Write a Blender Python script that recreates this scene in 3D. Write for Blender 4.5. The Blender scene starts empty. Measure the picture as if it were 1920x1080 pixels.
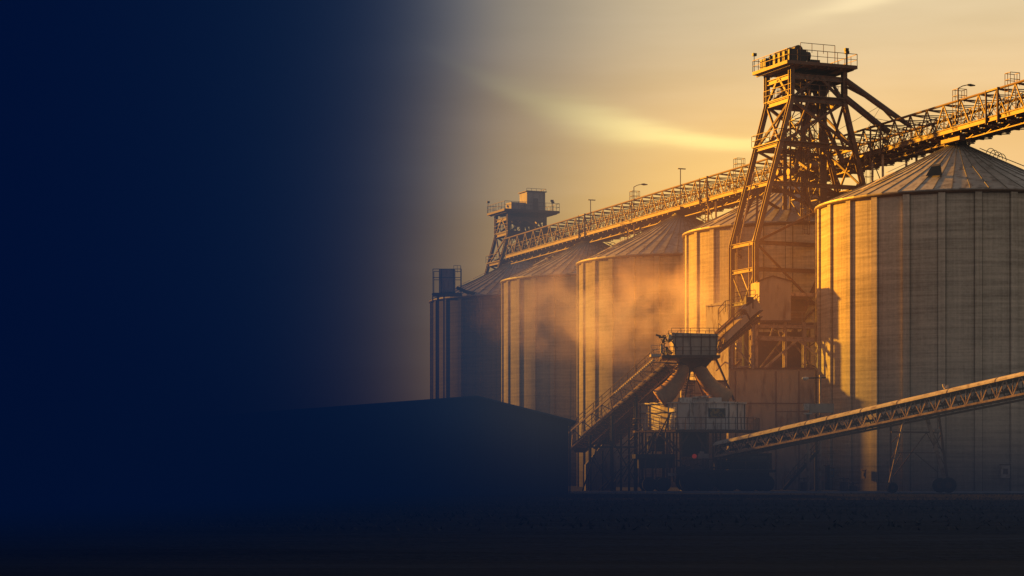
import bpy, math, random
from mathutils import Vector, Matrix
random.seed(7)
SC = bpy.context.scene
COL = SC.collection
R = math.radians
F = 4000.0; HOR = 888.0; CZ = 1.6          # lens, eye level: used to turn measurements into metres

def P(px, py, Y):
    return Vector(((px-960.0)/F*Y, Y, CZ+(HOR-py)/F*Y))

# ------------------------------------------------------------------ mesh builder
class MB:
    def __init__(s): s.v=[]; s.f=[]
    def add(s, vs, fs):
        n=len(s.v); s.v += [Vector(a) for a in vs]; s.f += [tuple(n+i for i in q) for q in fs]
        return s
    def box(s, x0,x1,y0,y1,z0,z1):
        return s.add([(x0,y0,z0),(x1,y0,z0),(x1,y1,z0),(x0,y1,z0),(x0,y0,z1),(x1,y0,z1),(x1,y1,z1),(x0,y1,z1)],
              [(0,3,2,1),(4,5,6,7),(0,1,5,4),(1,2,6,5),(2,3,7,6),(3,0,4,7)])
    def beam(s, a, b, w=.1, h=None, up=(0,0,1)):
        h = h or w
        a=Vector(a); b=Vector(b); d=b-a
        if d.length<1e-6: return s
        d.normalize(); u=Vector(up)
        if abs(d.dot(u))>.97: u=Vector((0,1,0))
        x=d.cross(u).normalized(); y=x.cross(d).normalized()
        x*=w/2; y*=h/2
        return s.add([a-x-y,a+x-y,a+x+y,a-x+y,b-x-y,b+x-y,b+x+y,b-x+y],
              [(0,3,2,1),(4,5,6,7),(0,1,5,4),(1,2,6,5),(2,3,7,6),(3,0,4,7)])
    def ibeam(s, a, b, w=.4, h=.5):        # flanged steel section: two flanges and a web
        a=Vector(a); b=Vector(b); d=(b-a).normalized(); u=Vector((0,0,1))
        if abs(d.dot(u))>.85: u=Vector((-.383,.924,0))
        x=d.cross(u).normalized(); y=x.cross(d).normalized()
        t=max(.05,h*.14)
        s.beam(a+y*(h/2-t/2), b+y*(h/2-t/2), w, t, up=u)
        s.beam(a-y*(h/2-t/2), b-y*(h/2-t/2), w, t, up=u)
        return s.beam(a, b, w*.3, h-2*t-.004, up=u)
    def tube(s, pts, r, n=8, cap=True):
        pts=[Vector(p) for p in pts]; k=len(pts)
        rr = r if isinstance(r,(list,tuple)) else [r]*k
        vs=[]; fs=[]; ref=None
        for i,p in enumerate(pts):
            d=(pts[min(i+1,k-1)]-pts[max(i-1,0)]).normalized()
            if ref is None:
                ref = Vector((0,0,1)) if abs(d.z)<.9 else Vector((1,0,0))
            x=d.cross(ref).normalized(); y=x.cross(d).normalized(); ref=y
            for j in range(n):
                t=2*math.pi*j/n
                vs.append(p+x*math.cos(t)*rr[i]+y*math.sin(t)*rr[i])
        for i in range(k-1):
            for j in range(n):
                fs.append((i*n+j, i*n+(j+1)%n, (i+1)*n+(j+1)%n, (i+1)*n+j))
        if cap:
            fs.append(tuple(range(n-1,-1,-1))); fs.append(tuple((k-1)*n+j for j in range(n)))
        return s.add(vs,fs)
    def lathe(s, prof, n=48, c=(0,0,0), a0=0, a1=2*math.pi):
        c=Vector(c); full=abs(a1-a0-2*math.pi)<1e-6; m=n if full else n+1
        vs=[]; fs=[]
        for (r,z) in prof:
            for j in range(m):
                t=a0+(a1-a0)*j/n
                vs.append(c+Vector((r*math.cos(t), r*math.sin(t), z)))
        for i in range(len(prof)-1):
            for j in range(n):
                k=(j+1)%m
                fs.append((i*m+j,i*m+k,(i+1)*m+k,(i+1)*m+j))
        return s.add(vs,fs)
    def prism(s, poly, z0, z1):
        n=len(poly)
        vs=[(p[0],p[1],z0) for p in poly]+[(p[0],p[1],z1) for p in poly]
        fs=[tuple(range(n-1,-1,-1)), tuple(range(n,2*n))]+[(i,(i+1)%n,n+(i+1)%n,n+i) for i in range(n)]
        return s.add(vs,fs)
    def wheel(s, c, r, w, axis=(0,1,0), n=24):
        c=Vector(c); a=Vector(axis).normalized()
        return s.tube([c-a*w/2, c-a*w*.42, c+a*w*.42, c+a*w/2],[r*.86,r,r,r*.86],n)
    def rail(s, pts, h=1.0, step=1.5, w=.05, mid=True, closed=False):
        pts=[Vector(p) for p in pts]
        if closed: pts=pts+[pts[0]]
        up=Vector((0,0,1))
        for a,b in zip(pts,pts[1:]):
            s.beam(a+up*h,b+up*h,w)
            if mid: s.beam(a+up*h*.52,b+up*h*.52,w*.8)
            n=max(1,round((b-a).length/step))
            for i in range(n+1):
                p=a.lerp(b,i/n); s.beam(p,p+up*(h-w*.5),w)
        return s
    def ladder(s, a, b, w=.5, side=(1,0,0), cage=False, cdir=(0,-1,0), t=.05):
        a=Vector(a); b=Vector(b); sd=Vector(side).normalized()*w/2
        s.beam(a-sd,b-sd,t); s.beam(a+sd,b+sd,t)
        n=max(2,int((b-a).length/.45))
        for i in range(1,n):
            p=a.lerp(b,i/n); s.beam(p-sd,p+sd,t*.8)
        if cage:
            c=Vector(cdir).normalized(); k=max(2,int((b-a).length/1.1)); prev=None
            for i in range(k+1):
                p=a.lerp(b,i/k)
                ring=[p+sd*math.cos(q)*1.4+c*math.sin(q)*.75 for q in [math.pi*j/6 for j in range(7)]]
                for m in range(6): s.beam(ring[m],ring[m+1],t*.8)
                if prev:
                    for m in (1,3,5): s.beam(prev[m],ring[m],t*.7)
                prev=ring
        return s

# ------------------------------------------------------------------ objects
def props(o,label=None,cat=None,group=None,kind=None):
    if label: o['label']=label
    if cat: o['category']=cat
    if group: o['group']=group
    if kind: o['kind']=kind
    return o
def thing(name,label,cat,loc=(0,0,0),rotz=0,group=None):
    o=bpy.data.objects.new(name,None); COL.objects.link(o); o.location=loc; o.rotation_euler=(0,0,rotz)
    o.empty_display_size=.5
    return props(o,label,cat,group)
def mat_of(o):
    m=Matrix.Translation(o.location) @ o.rotation_euler.to_matrix().to_4x4()
    return (mat_of(o.parent) @ m) if o.parent else m
def obj(name, mb, mat, parent=None, local=False, smooth=False, origin=None):
    """mesh in world coordinates (or parent's, local=True) linked as one object"""
    me=bpy.data.meshes.new(name)
    vs=mb.v
    loc=Vector((0,0,0))
    if parent is not None and not local:
        inv=mat_of(parent).inverted(); vs=[inv@v for v in vs]
    elif parent is None:
        if origin is None:
            xs=[v.x for v in vs]; ys=[v.y for v in vs]; zs=[v.z for v in vs]
            origin=((min(xs)+max(xs))/2,(min(ys)+max(ys))/2,min(zs))
        loc=Vector(origin); vs=[v-loc for v in vs]
    me.from_pydata([tuple(v) for v in vs],[],mb.f)
    if smooth:
        me.shade_smooth()
    me.materials.append(mat)
    o=bpy.data.objects.new(name,me); COL.objects.link(o); o.location=loc
    if parent is not None: o.parent=parent
    return o
def struct(name,mb,mat,**k):
    o=obj(name,mb,mat,origin=(0,0,0),**k); o['kind']='structure'; return o
def copy_part(o,parent):
    c=o.copy(); COL.objects.link(c); c.parent=parent; return c

# ------------------------------------------------------------------ materials
def newmat(name):
    m=bpy.data.materials.new(name); m.use_nodes=True; nt=m.node_tree
    return m,nt,nt.nodes,nt.links,nt.nodes['Principled BSDF']
def worn(name, c1, c2, scale=(1,1,1), nscale=1.0, rough=.7, metal=0.0, bump=.15, c3=None, spots=.0, detail=6, bscale=6):
    m,nt,N,L,B=newmat(name)
    tc=N.new('ShaderNodeTexCoord'); mp=N.new('ShaderNodeMapping'); mp.inputs['Scale'].default_value=scale
    L.new(tc.outputs['Object'],mp.inputs['Vector'])
    n=N.new('ShaderNodeTexNoise'); n.inputs['Scale'].default_value=nscale; n.inputs['Detail'].default_value=detail; n.inputs['Roughness'].default_value=.65
    L.new(mp.outputs['Vector'],n.inputs['Vector'])
    r=N.new('ShaderNodeValToRGB'); r.color_ramp.elements[0].position=.33; r.color_ramp.elements[1].position=.68
    r.color_ramp.elements[0].color=(*c1,1); r.color_ramp.elements[1].color=(*c2,1)
    L.new(n.outputs['Fac'],r.inputs['Fac']); out=r.outputs['Color']
    if c3:
        n2=N.new('ShaderNodeTexNoise'); n2.inputs['Scale'].default_value=nscale*2.7; n2.inputs['Detail'].default_value=8
        L.new(mp.outputs['Vector'],n2.inputs['Vector'])
        r2=N.new('ShaderNodeValToRGB'); r2.color_ramp.elements[0].position=.55-spots*.2; r2.color_ramp.elements[1].position=.7
        L.new(n2.outputs['Fac'],r2.inputs['Fac'])
        mx=N.new('ShaderNodeMixRGB'); L.new(r2.outputs['Color'],mx.inputs['Fac']); L.new(out,mx.inputs[1]); mx.inputs[2].default_value=(*c3,1); out=mx.outputs[0]
    L.new(out,B.inputs['Base Color']); B.inputs['Roughness'].default_value=rough; B.inputs['Metallic'].default_value=metal
    if bump:
        nb=N.new('ShaderNodeTexNoise'); nb.inputs['Scale'].default_value=bscale; nb.inputs['Detail'].default_value=4; L.new(tc.outputs['Object'],nb.inputs['Vector'])
        b=N.new('ShaderNodeBump'); b.inputs['Strength'].default_value=bump; b.inputs['Distance'].default_value=.05
        L.new(nb.outputs['Fac'],b.inputs['Height']); L.new(b.outputs['Normal'],B.inputs['Normal'])
    return m
def concrete(name, tint=1.0):
    """slip-formed silo wall: thin lift lines, board marks, run-off streaks"""
    m,nt,N,L,B=newmat(name)
    tc=N.new('ShaderNodeTexCoord'); sp=N.new('ShaderNodeSeparateXYZ'); L.new(tc.outputs['Object'],sp.inputs[0])
    at=N.new('ShaderNodeMath'); at.operation='ARCTAN2'; L.new(sp.outputs['Y'],at.inputs[0]); L.new(sp.outputs['X'],at.inputs[1])
    sc=N.new('ShaderNodeMath'); sc.operation='MULTIPLY'; sc.inputs[1].default_value=12.5; L.new(at.outputs[0],sc.inputs[0])
    cb=N.new('ShaderNodeCombineXYZ'); L.new(sc.outputs[0],cb.inputs['X']); L.new(sp.outputs['Z'],cb.inputs['Z'])
    oi=N.new('ShaderNodeObjectInfo'); dv=N.new('ShaderNodeVectorMath'); dv.operation='DOT_PRODUCT'; dv.inputs[1].default_value=(.31,.17,0); L.new(oi.outputs['Location'],dv.inputs[0]); L.new(dv.outputs['Value'],cb.inputs['Y'])
    def noise(scale,ns,det=5,w=None):
        mp=N.new('ShaderNodeMapping'); mp.inputs['Scale'].default_value=scale; L.new(cb.outputs[0],mp.inputs['Vector'])
        n=N.new('ShaderNodeTexNoise'); n.inputs['Scale'].default_value=ns; n.inputs['Detail'].default_value=det; n.inputs['Roughness'].default_value=.7
        L.new(mp.outputs[0],n.inputs['Vector']); return n.outputs['Fac']
    rows=noise((.12,1,3.0),1.1,4)         # horizontal lifts
    cols=noise((3.2,1,.05),1.0,5)         # vertical stains
    big=noise((.25,1,.16),.9,6)
    fine=noise((2.2,1,2.6),1.6,3)
    def math_(op,a,b):
        q=N.new('ShaderNodeMath'); q.operation=op
        for i,x in enumerate((a,b)):
            if isinstance(x,(int,float)): q.inputs[i].default_value=x
            else: L.new(x,q.inputs[i])
        return q.outputs[0]
    s=math_('ADD',math_('MULTIPLY',rows,.38),math_('MULTIPLY',cols,.22))
    s=math_('ADD',s,math_('MULTIPLY',big,.24)); s=math_('ADD',s,math_('MULTIPLY',fine,.16))
    r=N.new('ShaderNodeValToRGB'); e=r.color_ramp.elements
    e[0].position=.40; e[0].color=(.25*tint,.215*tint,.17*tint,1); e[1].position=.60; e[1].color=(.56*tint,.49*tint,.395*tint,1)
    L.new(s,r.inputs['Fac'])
    # darker towards the foot and dust streaks under the eave
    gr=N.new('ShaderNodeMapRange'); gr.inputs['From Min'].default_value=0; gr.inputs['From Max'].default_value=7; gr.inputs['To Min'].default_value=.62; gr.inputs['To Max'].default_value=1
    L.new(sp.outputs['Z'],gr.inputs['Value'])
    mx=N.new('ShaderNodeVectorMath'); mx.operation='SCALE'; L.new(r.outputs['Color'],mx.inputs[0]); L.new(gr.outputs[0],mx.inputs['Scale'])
    run=noise((1.6,1,.035),1.0,6); rr=N.new('ShaderNodeMapRange'); rr.inputs['From Min'].default_value=.56; rr.inputs['From Max'].default_value=.72; L.new(run,rr.inputs['Value'])
    hz_=N.new('ShaderNodeMapRange'); hz_.inputs['From Min'].default_value=9; hz_.inputs['From Max'].default_value=26; hz_.inputs['To Max'].default_value=.6; L.new(sp.outputs['Z'],hz_.inputs['Value'])
    mm=N.new('ShaderNodeMixRGB'); L.new(math_('MULTIPLY',rr.outputs[0],hz_.outputs[0]),mm.inputs['Fac']); L.new(mx.outputs[0],mm.inputs[1]); mm.inputs[2].default_value=(.15*tint,.10*tint,.065*tint,1)
    L.new(mm.outputs[0],B.inputs['Base Color']); B.inputs['Roughness'].default_value=.85
    B.inputs['Specular IOR Level'].default_value=.2
    b=N.new('ShaderNodeBump'); b.inputs['Strength'].default_value=.5; b.inputs['Distance'].default_value=.06
    L.new(s,b.inputs['Height']); L.new(b.outputs['Normal'],B.inputs['Normal'])
    return m
M={}
M['concrete']=concrete('silo_concrete',1.08)
M['rib']=concrete('silo_rib',1.12)
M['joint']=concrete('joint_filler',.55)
M['far']=concrete('far_silo_concrete',.7)  # same concrete toned down, dimming of distant silos put into its colour
M['far_dark']=concrete('shaded_silo_concrete',.36)  # darkest copy, so the end silo reads as unlit
M['roof']=worn('roof_sheet',(.27,.245,.22),(.42,.385,.345),(1,1,.4),.5,rough=.5,metal=.15,c3=(.13,.10,.08),spots=.2)
M['seam']=worn('roof_seam',(.12,.105,.09),(.2,.18,.15),nscale=1,rough=.55,metal=.2)
M['dark']=worn('dark_iron',(.02,.015,.012),(.05,.037,.028),nscale=1.2,rough=.6,metal=.2)
M['rust']=worn('rusted_steel',(.07,.032,.017),(.155,.075,.038),nscale=.9,rough=.62,metal=.1,c3=(.12,.05,.02),spots=.4)
M['leg']=worn('leg_steel',(.11,.056,.03),(.21,.115,.06),nscale=.6,rough=.6,metal=.1,c3=(.08,.035,.015),spots=.4)
M['steel']=worn('sunlit_steel',(.33,.22,.14),(.55,.40,.27),nscale=.7,rough=.55,metal=.1,c3=(.14,.06,.03),spots=.3)  # steel toned brighter so near trusses and columns look sunlit
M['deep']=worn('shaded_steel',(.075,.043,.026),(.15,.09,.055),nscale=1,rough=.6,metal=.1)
M['cover']=worn('belt_cover',(.42,.37,.31),(.62,.55,.47),(1,1,1),.8,rough=.5,c3=(.25,.17,.11),spots=.2)
M['clad']=worn('cladding',(.34,.27,.20),(.50,.41,.32),(1,1,.25),.6,rough=.65,c3=(.16,.10,.07),spots=.2)
M['white']=worn('cabin_paint',(.62,.55,.46),(.82,.75,.66),(1.5,1.5,.4),.9,rough=.5,c3=(.25,.15,.09),spots=.25)
M['canvas']=worn('chute_skin',(.34,.18,.07),(.54,.30,.12),nscale=1.1,rough=.6,bump=.25,bscale=2)
M['rubber']=worn('tyre_rubber',(.012,.012,.013),(.03,.03,.03),nscale=2,rough=.8)
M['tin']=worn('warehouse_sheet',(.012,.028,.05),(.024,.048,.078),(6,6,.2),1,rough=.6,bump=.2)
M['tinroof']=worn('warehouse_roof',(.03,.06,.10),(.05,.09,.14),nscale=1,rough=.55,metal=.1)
M['concrete_flat']=worn('yard_concrete',(.03,.03,.03),(.06,.058,.055),nscale=.15,rough=.9,c3=(.02,.02,.02),spots=.3)
M['kerb']=worn('kerb_concrete',(.40,.42,.45),(.62,.63,.65),nscale=.8,rough=.85)
M['grass']=worn('grass_blades',(.014,.017,.019),(.028,.031,.03),nscale=.2,rough=.9,bump=0)
M['lampglass']=worn('lamp_lens',(.55,.5,.42),(.7,.65,.58),nscale=3,rough=.3,bump=0)
def glass():
    m,nt,N,L,B=newmat('window_glass')
    tc=N.new('ShaderNodeTexCoord'); n=N.new('ShaderNodeTexNoise'); n.inputs['Scale'].default_value=5; L.new(tc.outputs['Object'],n.inputs['Vector'])
    r=N.new('ShaderNodeValToRGB'); r.color_ramp.elements[0].position=.45; r.color_ramp.elements[1].position=.6
    r.color_ramp.elements[0].color=(.02,.015,.01,1); r.color_ramp.elements[1].color=(.28,.17,.03,1)  # yellow patches are reflections painted into the glass colour
    L.new(n.outputs['Fac'],r.inputs[0]); L.new(r.outputs[0],B.inputs['Base Color']); B.inputs['Roughness'].default_value=.12
    return m
M['glass']=glass()
def redlight():
    m,nt,N,L,B=newmat('red_lamp'); B.inputs['Base Color'].default_value=(.5,.03,.01,1)
    B.inputs['Emission Color'].default_value=(1,.08,.03,1); B.inputs['Emission Strength'].default_value=.5
    return m
M['red']=redlight()
def soil():
    m,nt,N,L,B=newmat('ploughed_soil')
    tc=N.new('ShaderNodeTexCoord')
    mp=N.new('ShaderNodeMapping'); mp.inputs['Scale'].default_value=(.05,.42,1); mp.inputs['Rotation'].default_value=(0,0,R(.6)); L.new(tc.outputs['Object'],mp.inputs['Vector'])
    n=N.new('ShaderNodeTexNoise'); n.inputs['Scale'].default_value=1.0; n.inputs['Detail'].default_value=8; n.inputs['Roughness'].default_value=.7; L.new(mp.outputs[0],n.inputs['Vector'])
    n2=N.new('ShaderNodeTexNoise'); n2.inputs['Scale'].default_value=5; n2.inputs['Detail'].default_value=8; L.new(tc.outputs['Object'],n2.inputs['Vector'])
    ad=N.new('ShaderNodeMath'); ad.operation='ADD'; ad.use_clamp=True
    ml=N.new('ShaderNodeMath'); ml.operation='MULTIPLY'; ml.inputs[1].default_value=.45; L.new(n2.outputs['Fac'],ml.inputs[0]); L.new(n.outputs['Fac'],ad.inputs[0]); L.new(ml.outputs[0],ad.inputs[1])
    r=N.new('ShaderNodeValToRGB'); r.color_ramp.elements[0].position=.55; r.color_ramp.elements[1].position=.92
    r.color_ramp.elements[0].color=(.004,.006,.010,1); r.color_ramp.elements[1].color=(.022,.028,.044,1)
    L.new(ad.outputs[0],r.inputs[0]); L.new(r.outputs[0],B.inputs['Base Color']); B.inputs['Roughness'].default_value=.95
    B.inputs['Specular IOR Level'].default_value=.1
    b=N.new('ShaderNodeBump'); b.inputs['Strength'].default_value=.8; b.inputs['Distance'].default_value=.25; L.new(ad.outputs[0],b.inputs['Height']); L.new(b.outputs['Normal'],B.inputs['Normal'])
    return m
M['soil']=soil()

# ------------------------------------------------------------------ ground
YK=176.0
g=MB(); n=0
xs=[-1500,-300,-90]+[ -60+3*i for i in range(44)]+[90,300,1500]
ys=[-200,0,20,35]+[40+.8*i for i in range(120)]
def gh(x,y):
    if y<39 or y>136 or abs(x)>75: return 0
    k=min(1,(y-39)/4)*min(1,(136-y)/20)
    ph=y*.62+.015*x+math.sin(x*.07)*.25
    return k*(.07*math.sin(ph*1.6)*1.3+.05*math.sin(ph*.61+1)+.03*math.sin(x*.4+y*.9))-.12*k
for y in ys:
    for x in xs: g.v.append(Vector((x,y,gh(x,y)-.012)))
W=len(xs)
for j in range(len(ys)-1):
    for i in range(W-1): g.f.append((j*W+i,j*W+i+1,(j+1)*W+i+1,(j+1)*W+i))
g.add([(-1500,ys[-1],-.012),(1500,ys[-1],-.012),(6000,9000,-.012),(-6000,9000,-.012)],[(0,1,2,3)])
struct('ground',g,M['soil'])
y_=MB(); y_.box(-70,110,YK,420,-.05,.06)
struct('yard',y_,M['concrete_flat'])
k_=MB()
x=-70.0
while x<100:
    k_.box(x,x+2.96,YK-.35,YK-.003,-.05,.15); x+=3.0
struct('kerb',k_,M['kerb'])
gr=MB()
for i in range(9000):
    Y=random.uniform(62,172); X=random.uniform(-.26,.27)*Y
    if Y<100 and random.random()>.35+.5*math.sin(X*.35+Y*.3)**2: continue
    h=random.uniform(.03,.11)*(1.35 if math.sin(X*.5)*math.sin(Y*.21+X*.13)>.2 else .8); a=random.uniform(0,math.pi); w=.03+.04*random.random()
    dx,dy=math.cos(a)*w,math.sin(a)*w; lx,ly=random.uniform(-.2,.2),random.uniform(-.2,.2)
    gr.add([(X-dx,Y-dy,-.06),(X+dx,Y+dy,-.06),(X+lx,Y+ly,h)],[(0,1,2)])
o=obj('grass',gr,M['grass'],origin=(0,0,0)); props(o,'short dark grass growing in the field in front of the yard','grass',kind='stuff')

# ------------------------------------------------------------------ silos
NP=26
SIL=[ # apex px, depth, radius, eave, apex height, label
 (1795,200,13.0,26.4,32.3,'nearest grain silo at right, tallest in view, dark hatch on its roof'),
 (1500,223,12.0,26.4,32.4,'brightly sunlit grain silo standing behind the tall steel headframe tower'),
 (1278,252,12.2,26.2,32.1,'grain silo behind the drifting dust, third in the row from the right'),
 (1108,277,11.5,26.3,31.9,'hazy grain silo with pale sunlit edge, second in the row from the left'),
 (975,309,12.9,26.3,32.6,'darkest grain silo at the far left end of the row behind the gabled warehouse')]
SP=[]
for i,(px,Y,Rr,H,HA,lab) in enumerate(SIL):
    X=(px-960)/F*Y; SP.append((X,Y,Rr))
    t=thing('grain_silo',lab,'silo',(X,Y,.06),0,'grain silos standing in a row')
    w=MB(); w.lathe([(Rr,0),(Rr,H)],NP*8)
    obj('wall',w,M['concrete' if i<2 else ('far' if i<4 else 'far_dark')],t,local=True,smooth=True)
    # ribs: stepped pilasters with a groove either side
    for k in range(NP):
        a=-math.pi/2 + R(-3.8) + 2*math.pi*(k+ (0 if i in(0,2) else .35))/NP
        c,s=math.cos(a),math.sin(a)
        rb=MB()
        def rp(u,r_): return (c*r_-s*u, s*r_+c*u)
        rb.prism([rp(-.30,Rr-.1),rp(-.30,Rr+.2),rp(.30,Rr+.2),rp(.30,Rr-.1)],0,H-.02)
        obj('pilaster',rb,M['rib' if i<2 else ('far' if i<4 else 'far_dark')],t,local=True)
        gv=MB()
        for sg in (-1,1):
            u0,u1=sorted((sg*.305,sg*.40)); gv.prism([rp(u0,Rr-.1),rp(u0,Rr+.03),rp(u1,Rr+.03),rp(u1,Rr-.1)],0,H-.05)
        obj('joint_strip',gv,M['joint'],t,local=True)
    # roof cone with seams
    rf=MB(); RO=Rr+.28; rc=.9; n=NP*2
    rf.lathe([(RO,H-.02),(RO,H+.16),(Rr*.5,H+.16+(HA-H)*.49),(rc,HA-.05)],n)
    roof=obj('roof',rf,M['roof'],t,local=True)
    sm=MB()
    for k in range(n):
        a=2*math.pi*k/n; c,s=math.cos(a),math.sin(a)
        p0=Vector((c*(RO+.01),s*(RO+.01),H+.19)); pm=Vector((c*Rr*.5,s*Rr*.5,H+.19+(HA-H)*.49)); p1=Vector((c*rc,s*rc,HA-.02))
        sm.beam(p0,pm,.08,.05); sm.beam(pm,p1,.06,.05)
    obj('roof_seams',sm,M['seam'],roof,local=True)
    rim=MB(); rim.lathe([(Rr+.04,H-.22),(Rr+.2,H-.16),(RO+.03,H-.03),(RO+.03,H+.06)],NP*4)
    obj('eave_rim',rim,M['deep'],t,local=True)
    cp=MB(); cp.lathe([(rc+.25,HA-.28),(rc+.25,HA-.02),(rc,HA+.05),(rc,HA+.75),(.02,HA+.8)],20)
    obj('roof_cap',cp,M['dark'],t,local=True)
    rng=random.Random(40+i)
    # skylight strips and walkway planks left side of roof
    for q in range(3):
        a=R(-90-52-rng.uniform(0,14)-q*7.5); f0=.08+.2*q+rng.uniform(0,.05); f1=f0+.16
        pp=lambda f: Vector((math.cos(a)*(RO+(rc-RO)*f), math.sin(a)*(RO+(rc-RO)*f), H+.22+(HA-H-.16)*f+.03))
        sk=MB(); sk.beam(pp(f0),pp(f1),.5,.05); obj('roof_plate',sk,M['cover'],roof,local=True)
    if i==0:
        a=R(-90-24); f=.33; cc=Vector((math.cos(a)*(RO+(rc-RO)*f), math.sin(a)*(RO+(rc-RO)*f), H+.2+(HA-H-.16)*f))
        ht=MB(); e=Vector((-math.sin(a),math.cos(a),0)); q=Vector((math.cos(a),math.sin(a),0))
        dn=(q*1.0+Vector((0,0,-.48))).normalized()
        A=[cc-e*.75+dn*.6,cc+e*.75+dn*.6,cc+e*.5-dn*.2,cc-e*.5-dn*.2]
        B_=[cc-e*.3+dn*.3+Vector((0,0,.72)),cc+e*.45+dn*.3+Vector((0,0,.8)),cc+e*.4-dn*.4+Vector((0,0,.78)),cc-e*.25-dn*.4+Vector((0,0,.7))]
        ht.add(A+B_,[(0,3,2,1),(4,5,6,7),(0,1,5,4),(1,2,6,5),(2,3,7,6),(3,0,4,7)])
        obj('roof_hatch',ht,M['dark'],roof,local=True)
    # inspection ladder from the eave to the cap (right flank)
    a=R(-90+62); ld=MB()
    q0=Vector((math.cos(a)*RO,math.sin(a)*RO,H+.3)); q1=Vector((math.cos(a)*2.2,math.sin(a)*2.2,HA-.45))
    ld.ladder(q0,q1,.6,side=(-math.sin(a),math.cos(a),0),t=.06)
    obj('roof_ladder',ld,M['dark'],t,local=True)
    a=R(-90+60); hp=MB(); hc=Vector((math.cos(a)*3.2,math.sin(a)*3.2,HA-1.2))
    for q in range(4):
        d=Vector((0,0,0))+Vector((.38*q,.2*q,-.14*q))
        hp.tube([hc+d+Vector((.45*math.cos(z),0,.7*math.sin(z))) for z in [math.pi*j/8 for j in range(9)]],.035,5)
    obj('hatch_hoops',hp,M['dark'],t,local=True)

# ------------------------------------------------------------------ frames along the row
U=Vector((-.383,.924,0)).normalized(); V=Vector((.924,.383,0)).normalized(); UP=Vector((0,0,1))
RZ=math.atan2(V.y,V.x)
G0=Vector((41.75-.415*(168-200),168,0))
def GP(s,a,h):
    q=G0+U*s+V*a; z=34.15-.0155*(q.y-168)
    return Vector((q.x,q.y,z+h))
LEN=(301.5-168)/U.y
gal=thing('conveyor_gallery','long lattice conveyor gallery running over all the silo tops, rusty orange','gallery',tuple(GP(0,1,0)),RZ)
AN,AF=-1.3,3.2; HT=2.45; PN=2.8; NPAN=int(LEN/PN); LEN=NPAN*PN
for a,h,nm in ((AN,HT,'top_chord'),(AF,HT,'top_chord')):
    c=MB(); c.tube([GP(s,a,h) for s in (0,LEN/2,LEN)],.12,8); obj(nm,c,M['rust'],gal)
c=MB(); c.ibeam(GP(0,AN,-.1),GP(LEN,AN,-.1),.22,.46); obj('deck_beam',c,M['leg'],gal)
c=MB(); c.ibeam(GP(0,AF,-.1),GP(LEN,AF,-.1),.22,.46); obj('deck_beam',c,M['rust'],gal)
for side,a,nm in ((0,AN,'near'),(1,AF,'far')):
    tr=MB(); lt=MB()
    for i in range(NPAN):
        s=i*PN
        tr.beam(GP(s,a,0),GP(s+PN/2,a,HT),.10); tr.beam(GP(s+PN/2,a,HT),GP(s+PN,a,0),.10)
        tr.beam(GP(s+PN/2,a,.1),GP(s+PN/2,a,HT),.06)
        # secondary lattice and rails
        b=a+(.12 if side==0 else -.12)
        for q in range(2):
            s0=s+q*PN/2
            lt.beam(GP(s0,b,.05),GP(s0+PN/2,b,1.45),.05); lt.beam(GP(s0,b,1.45),GP(s0+PN/2,b,.05),.05)
            lt.beam(GP(s0,b,.05),GP(s0,b,1.5),.05)
        for q in range(4): lt.beam(GP(s+q*PN/4+.2,b,.02),GP(s+q*PN/4+.2,b,.5),.045)
    obj('side_truss',tr,M['rust'],gal)
    for h in (.95,1.48): lt.beam(GP(0,a+(.2 if side==0 else -.2),h),GP(LEN,a+(.2 if side==0 else -.2),h),.06)
    obj('handrail',lt,M['rust'],gal)
tp=MB()
for i in range(NPAN):
    s=i*PN+PN/2
    tp.beam(GP(s,AN,HT),GP(s+PN/2,AF,HT),.08); tp.beam(GP(s+PN/2,AF,HT),GP(s+PN,AN,HT),.08)
    tp.beam(GP(s,AN,HT-.01),GP(s,AF,HT-.01),.07)
obj('roof_bracing',tp,M['rust'],gal)
dk=MB(); dk.beam(GP(0,(AN+.5),-.2),GP(LEN,(AN+.5),-.2),.85,.06); dk.beam(GP(0,AF-.5,-.2),GP(LEN,AF-.5,-.2),.85,.06)
dk.beam(GP(0,(AN+AF)/2,-.26),GP(LEN,(AN+AF)/2,-.26),1.5,.08)
obj('deck',dk,M['rust'],gal)
un=MB()
for i in range(NPAN*2+1):
    s=i*PN/2; un.beam(GP(s,AN,-.42),GP(s,AF,-.42),.12,.2)
for i in range(NPAN):
    s=i*PN; un.beam(GP(s,AN+.1,-.62),GP(s+PN,AF-.1,-.62),.09); un.beam(GP(s,AF-.1,-.62),GP(s+PN,AN+.1,-.62),.09)
    un.beam(GP(s,AN+.8,-.62),GP(s+PN/2,AN+.8,-1.05),.07); un.beam(GP(s+PN/2,AN+.8,-1.05),GP(s+PN,AN+.8,-.62),.07)
un.beam(GP(0,AN+.8,-1.05),GP(LEN,AN+.8,-1.05),.1)
obj('under_bracing',un,M['leg'],gal)
bt=MB(); bt.beam(GP(0,.95,.55),GP(LEN,.95,.55),.9,.08); bt.beam(GP(0,.95,.2),GP(LEN,.95,.2),.8,.05)
obj('belt',bt,M['dark'],gal)
hp=MB()
for i in range(int(LEN/1.4)):
    s=i*1.4+.35
    hp.tube([GP(s,.95-.85*math.cos(q),.3+1.1*math.sin(q)) for q in [math.pi*j/6 for j in range(7)]],.035,4,cap=False)
    hp.beam(GP(s,.95,0),GP(s,.95,.5),.08)
obj('belt_hoops',hp,M['rust'],gal)
rg=random.Random(3); pipe=MB()
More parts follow.
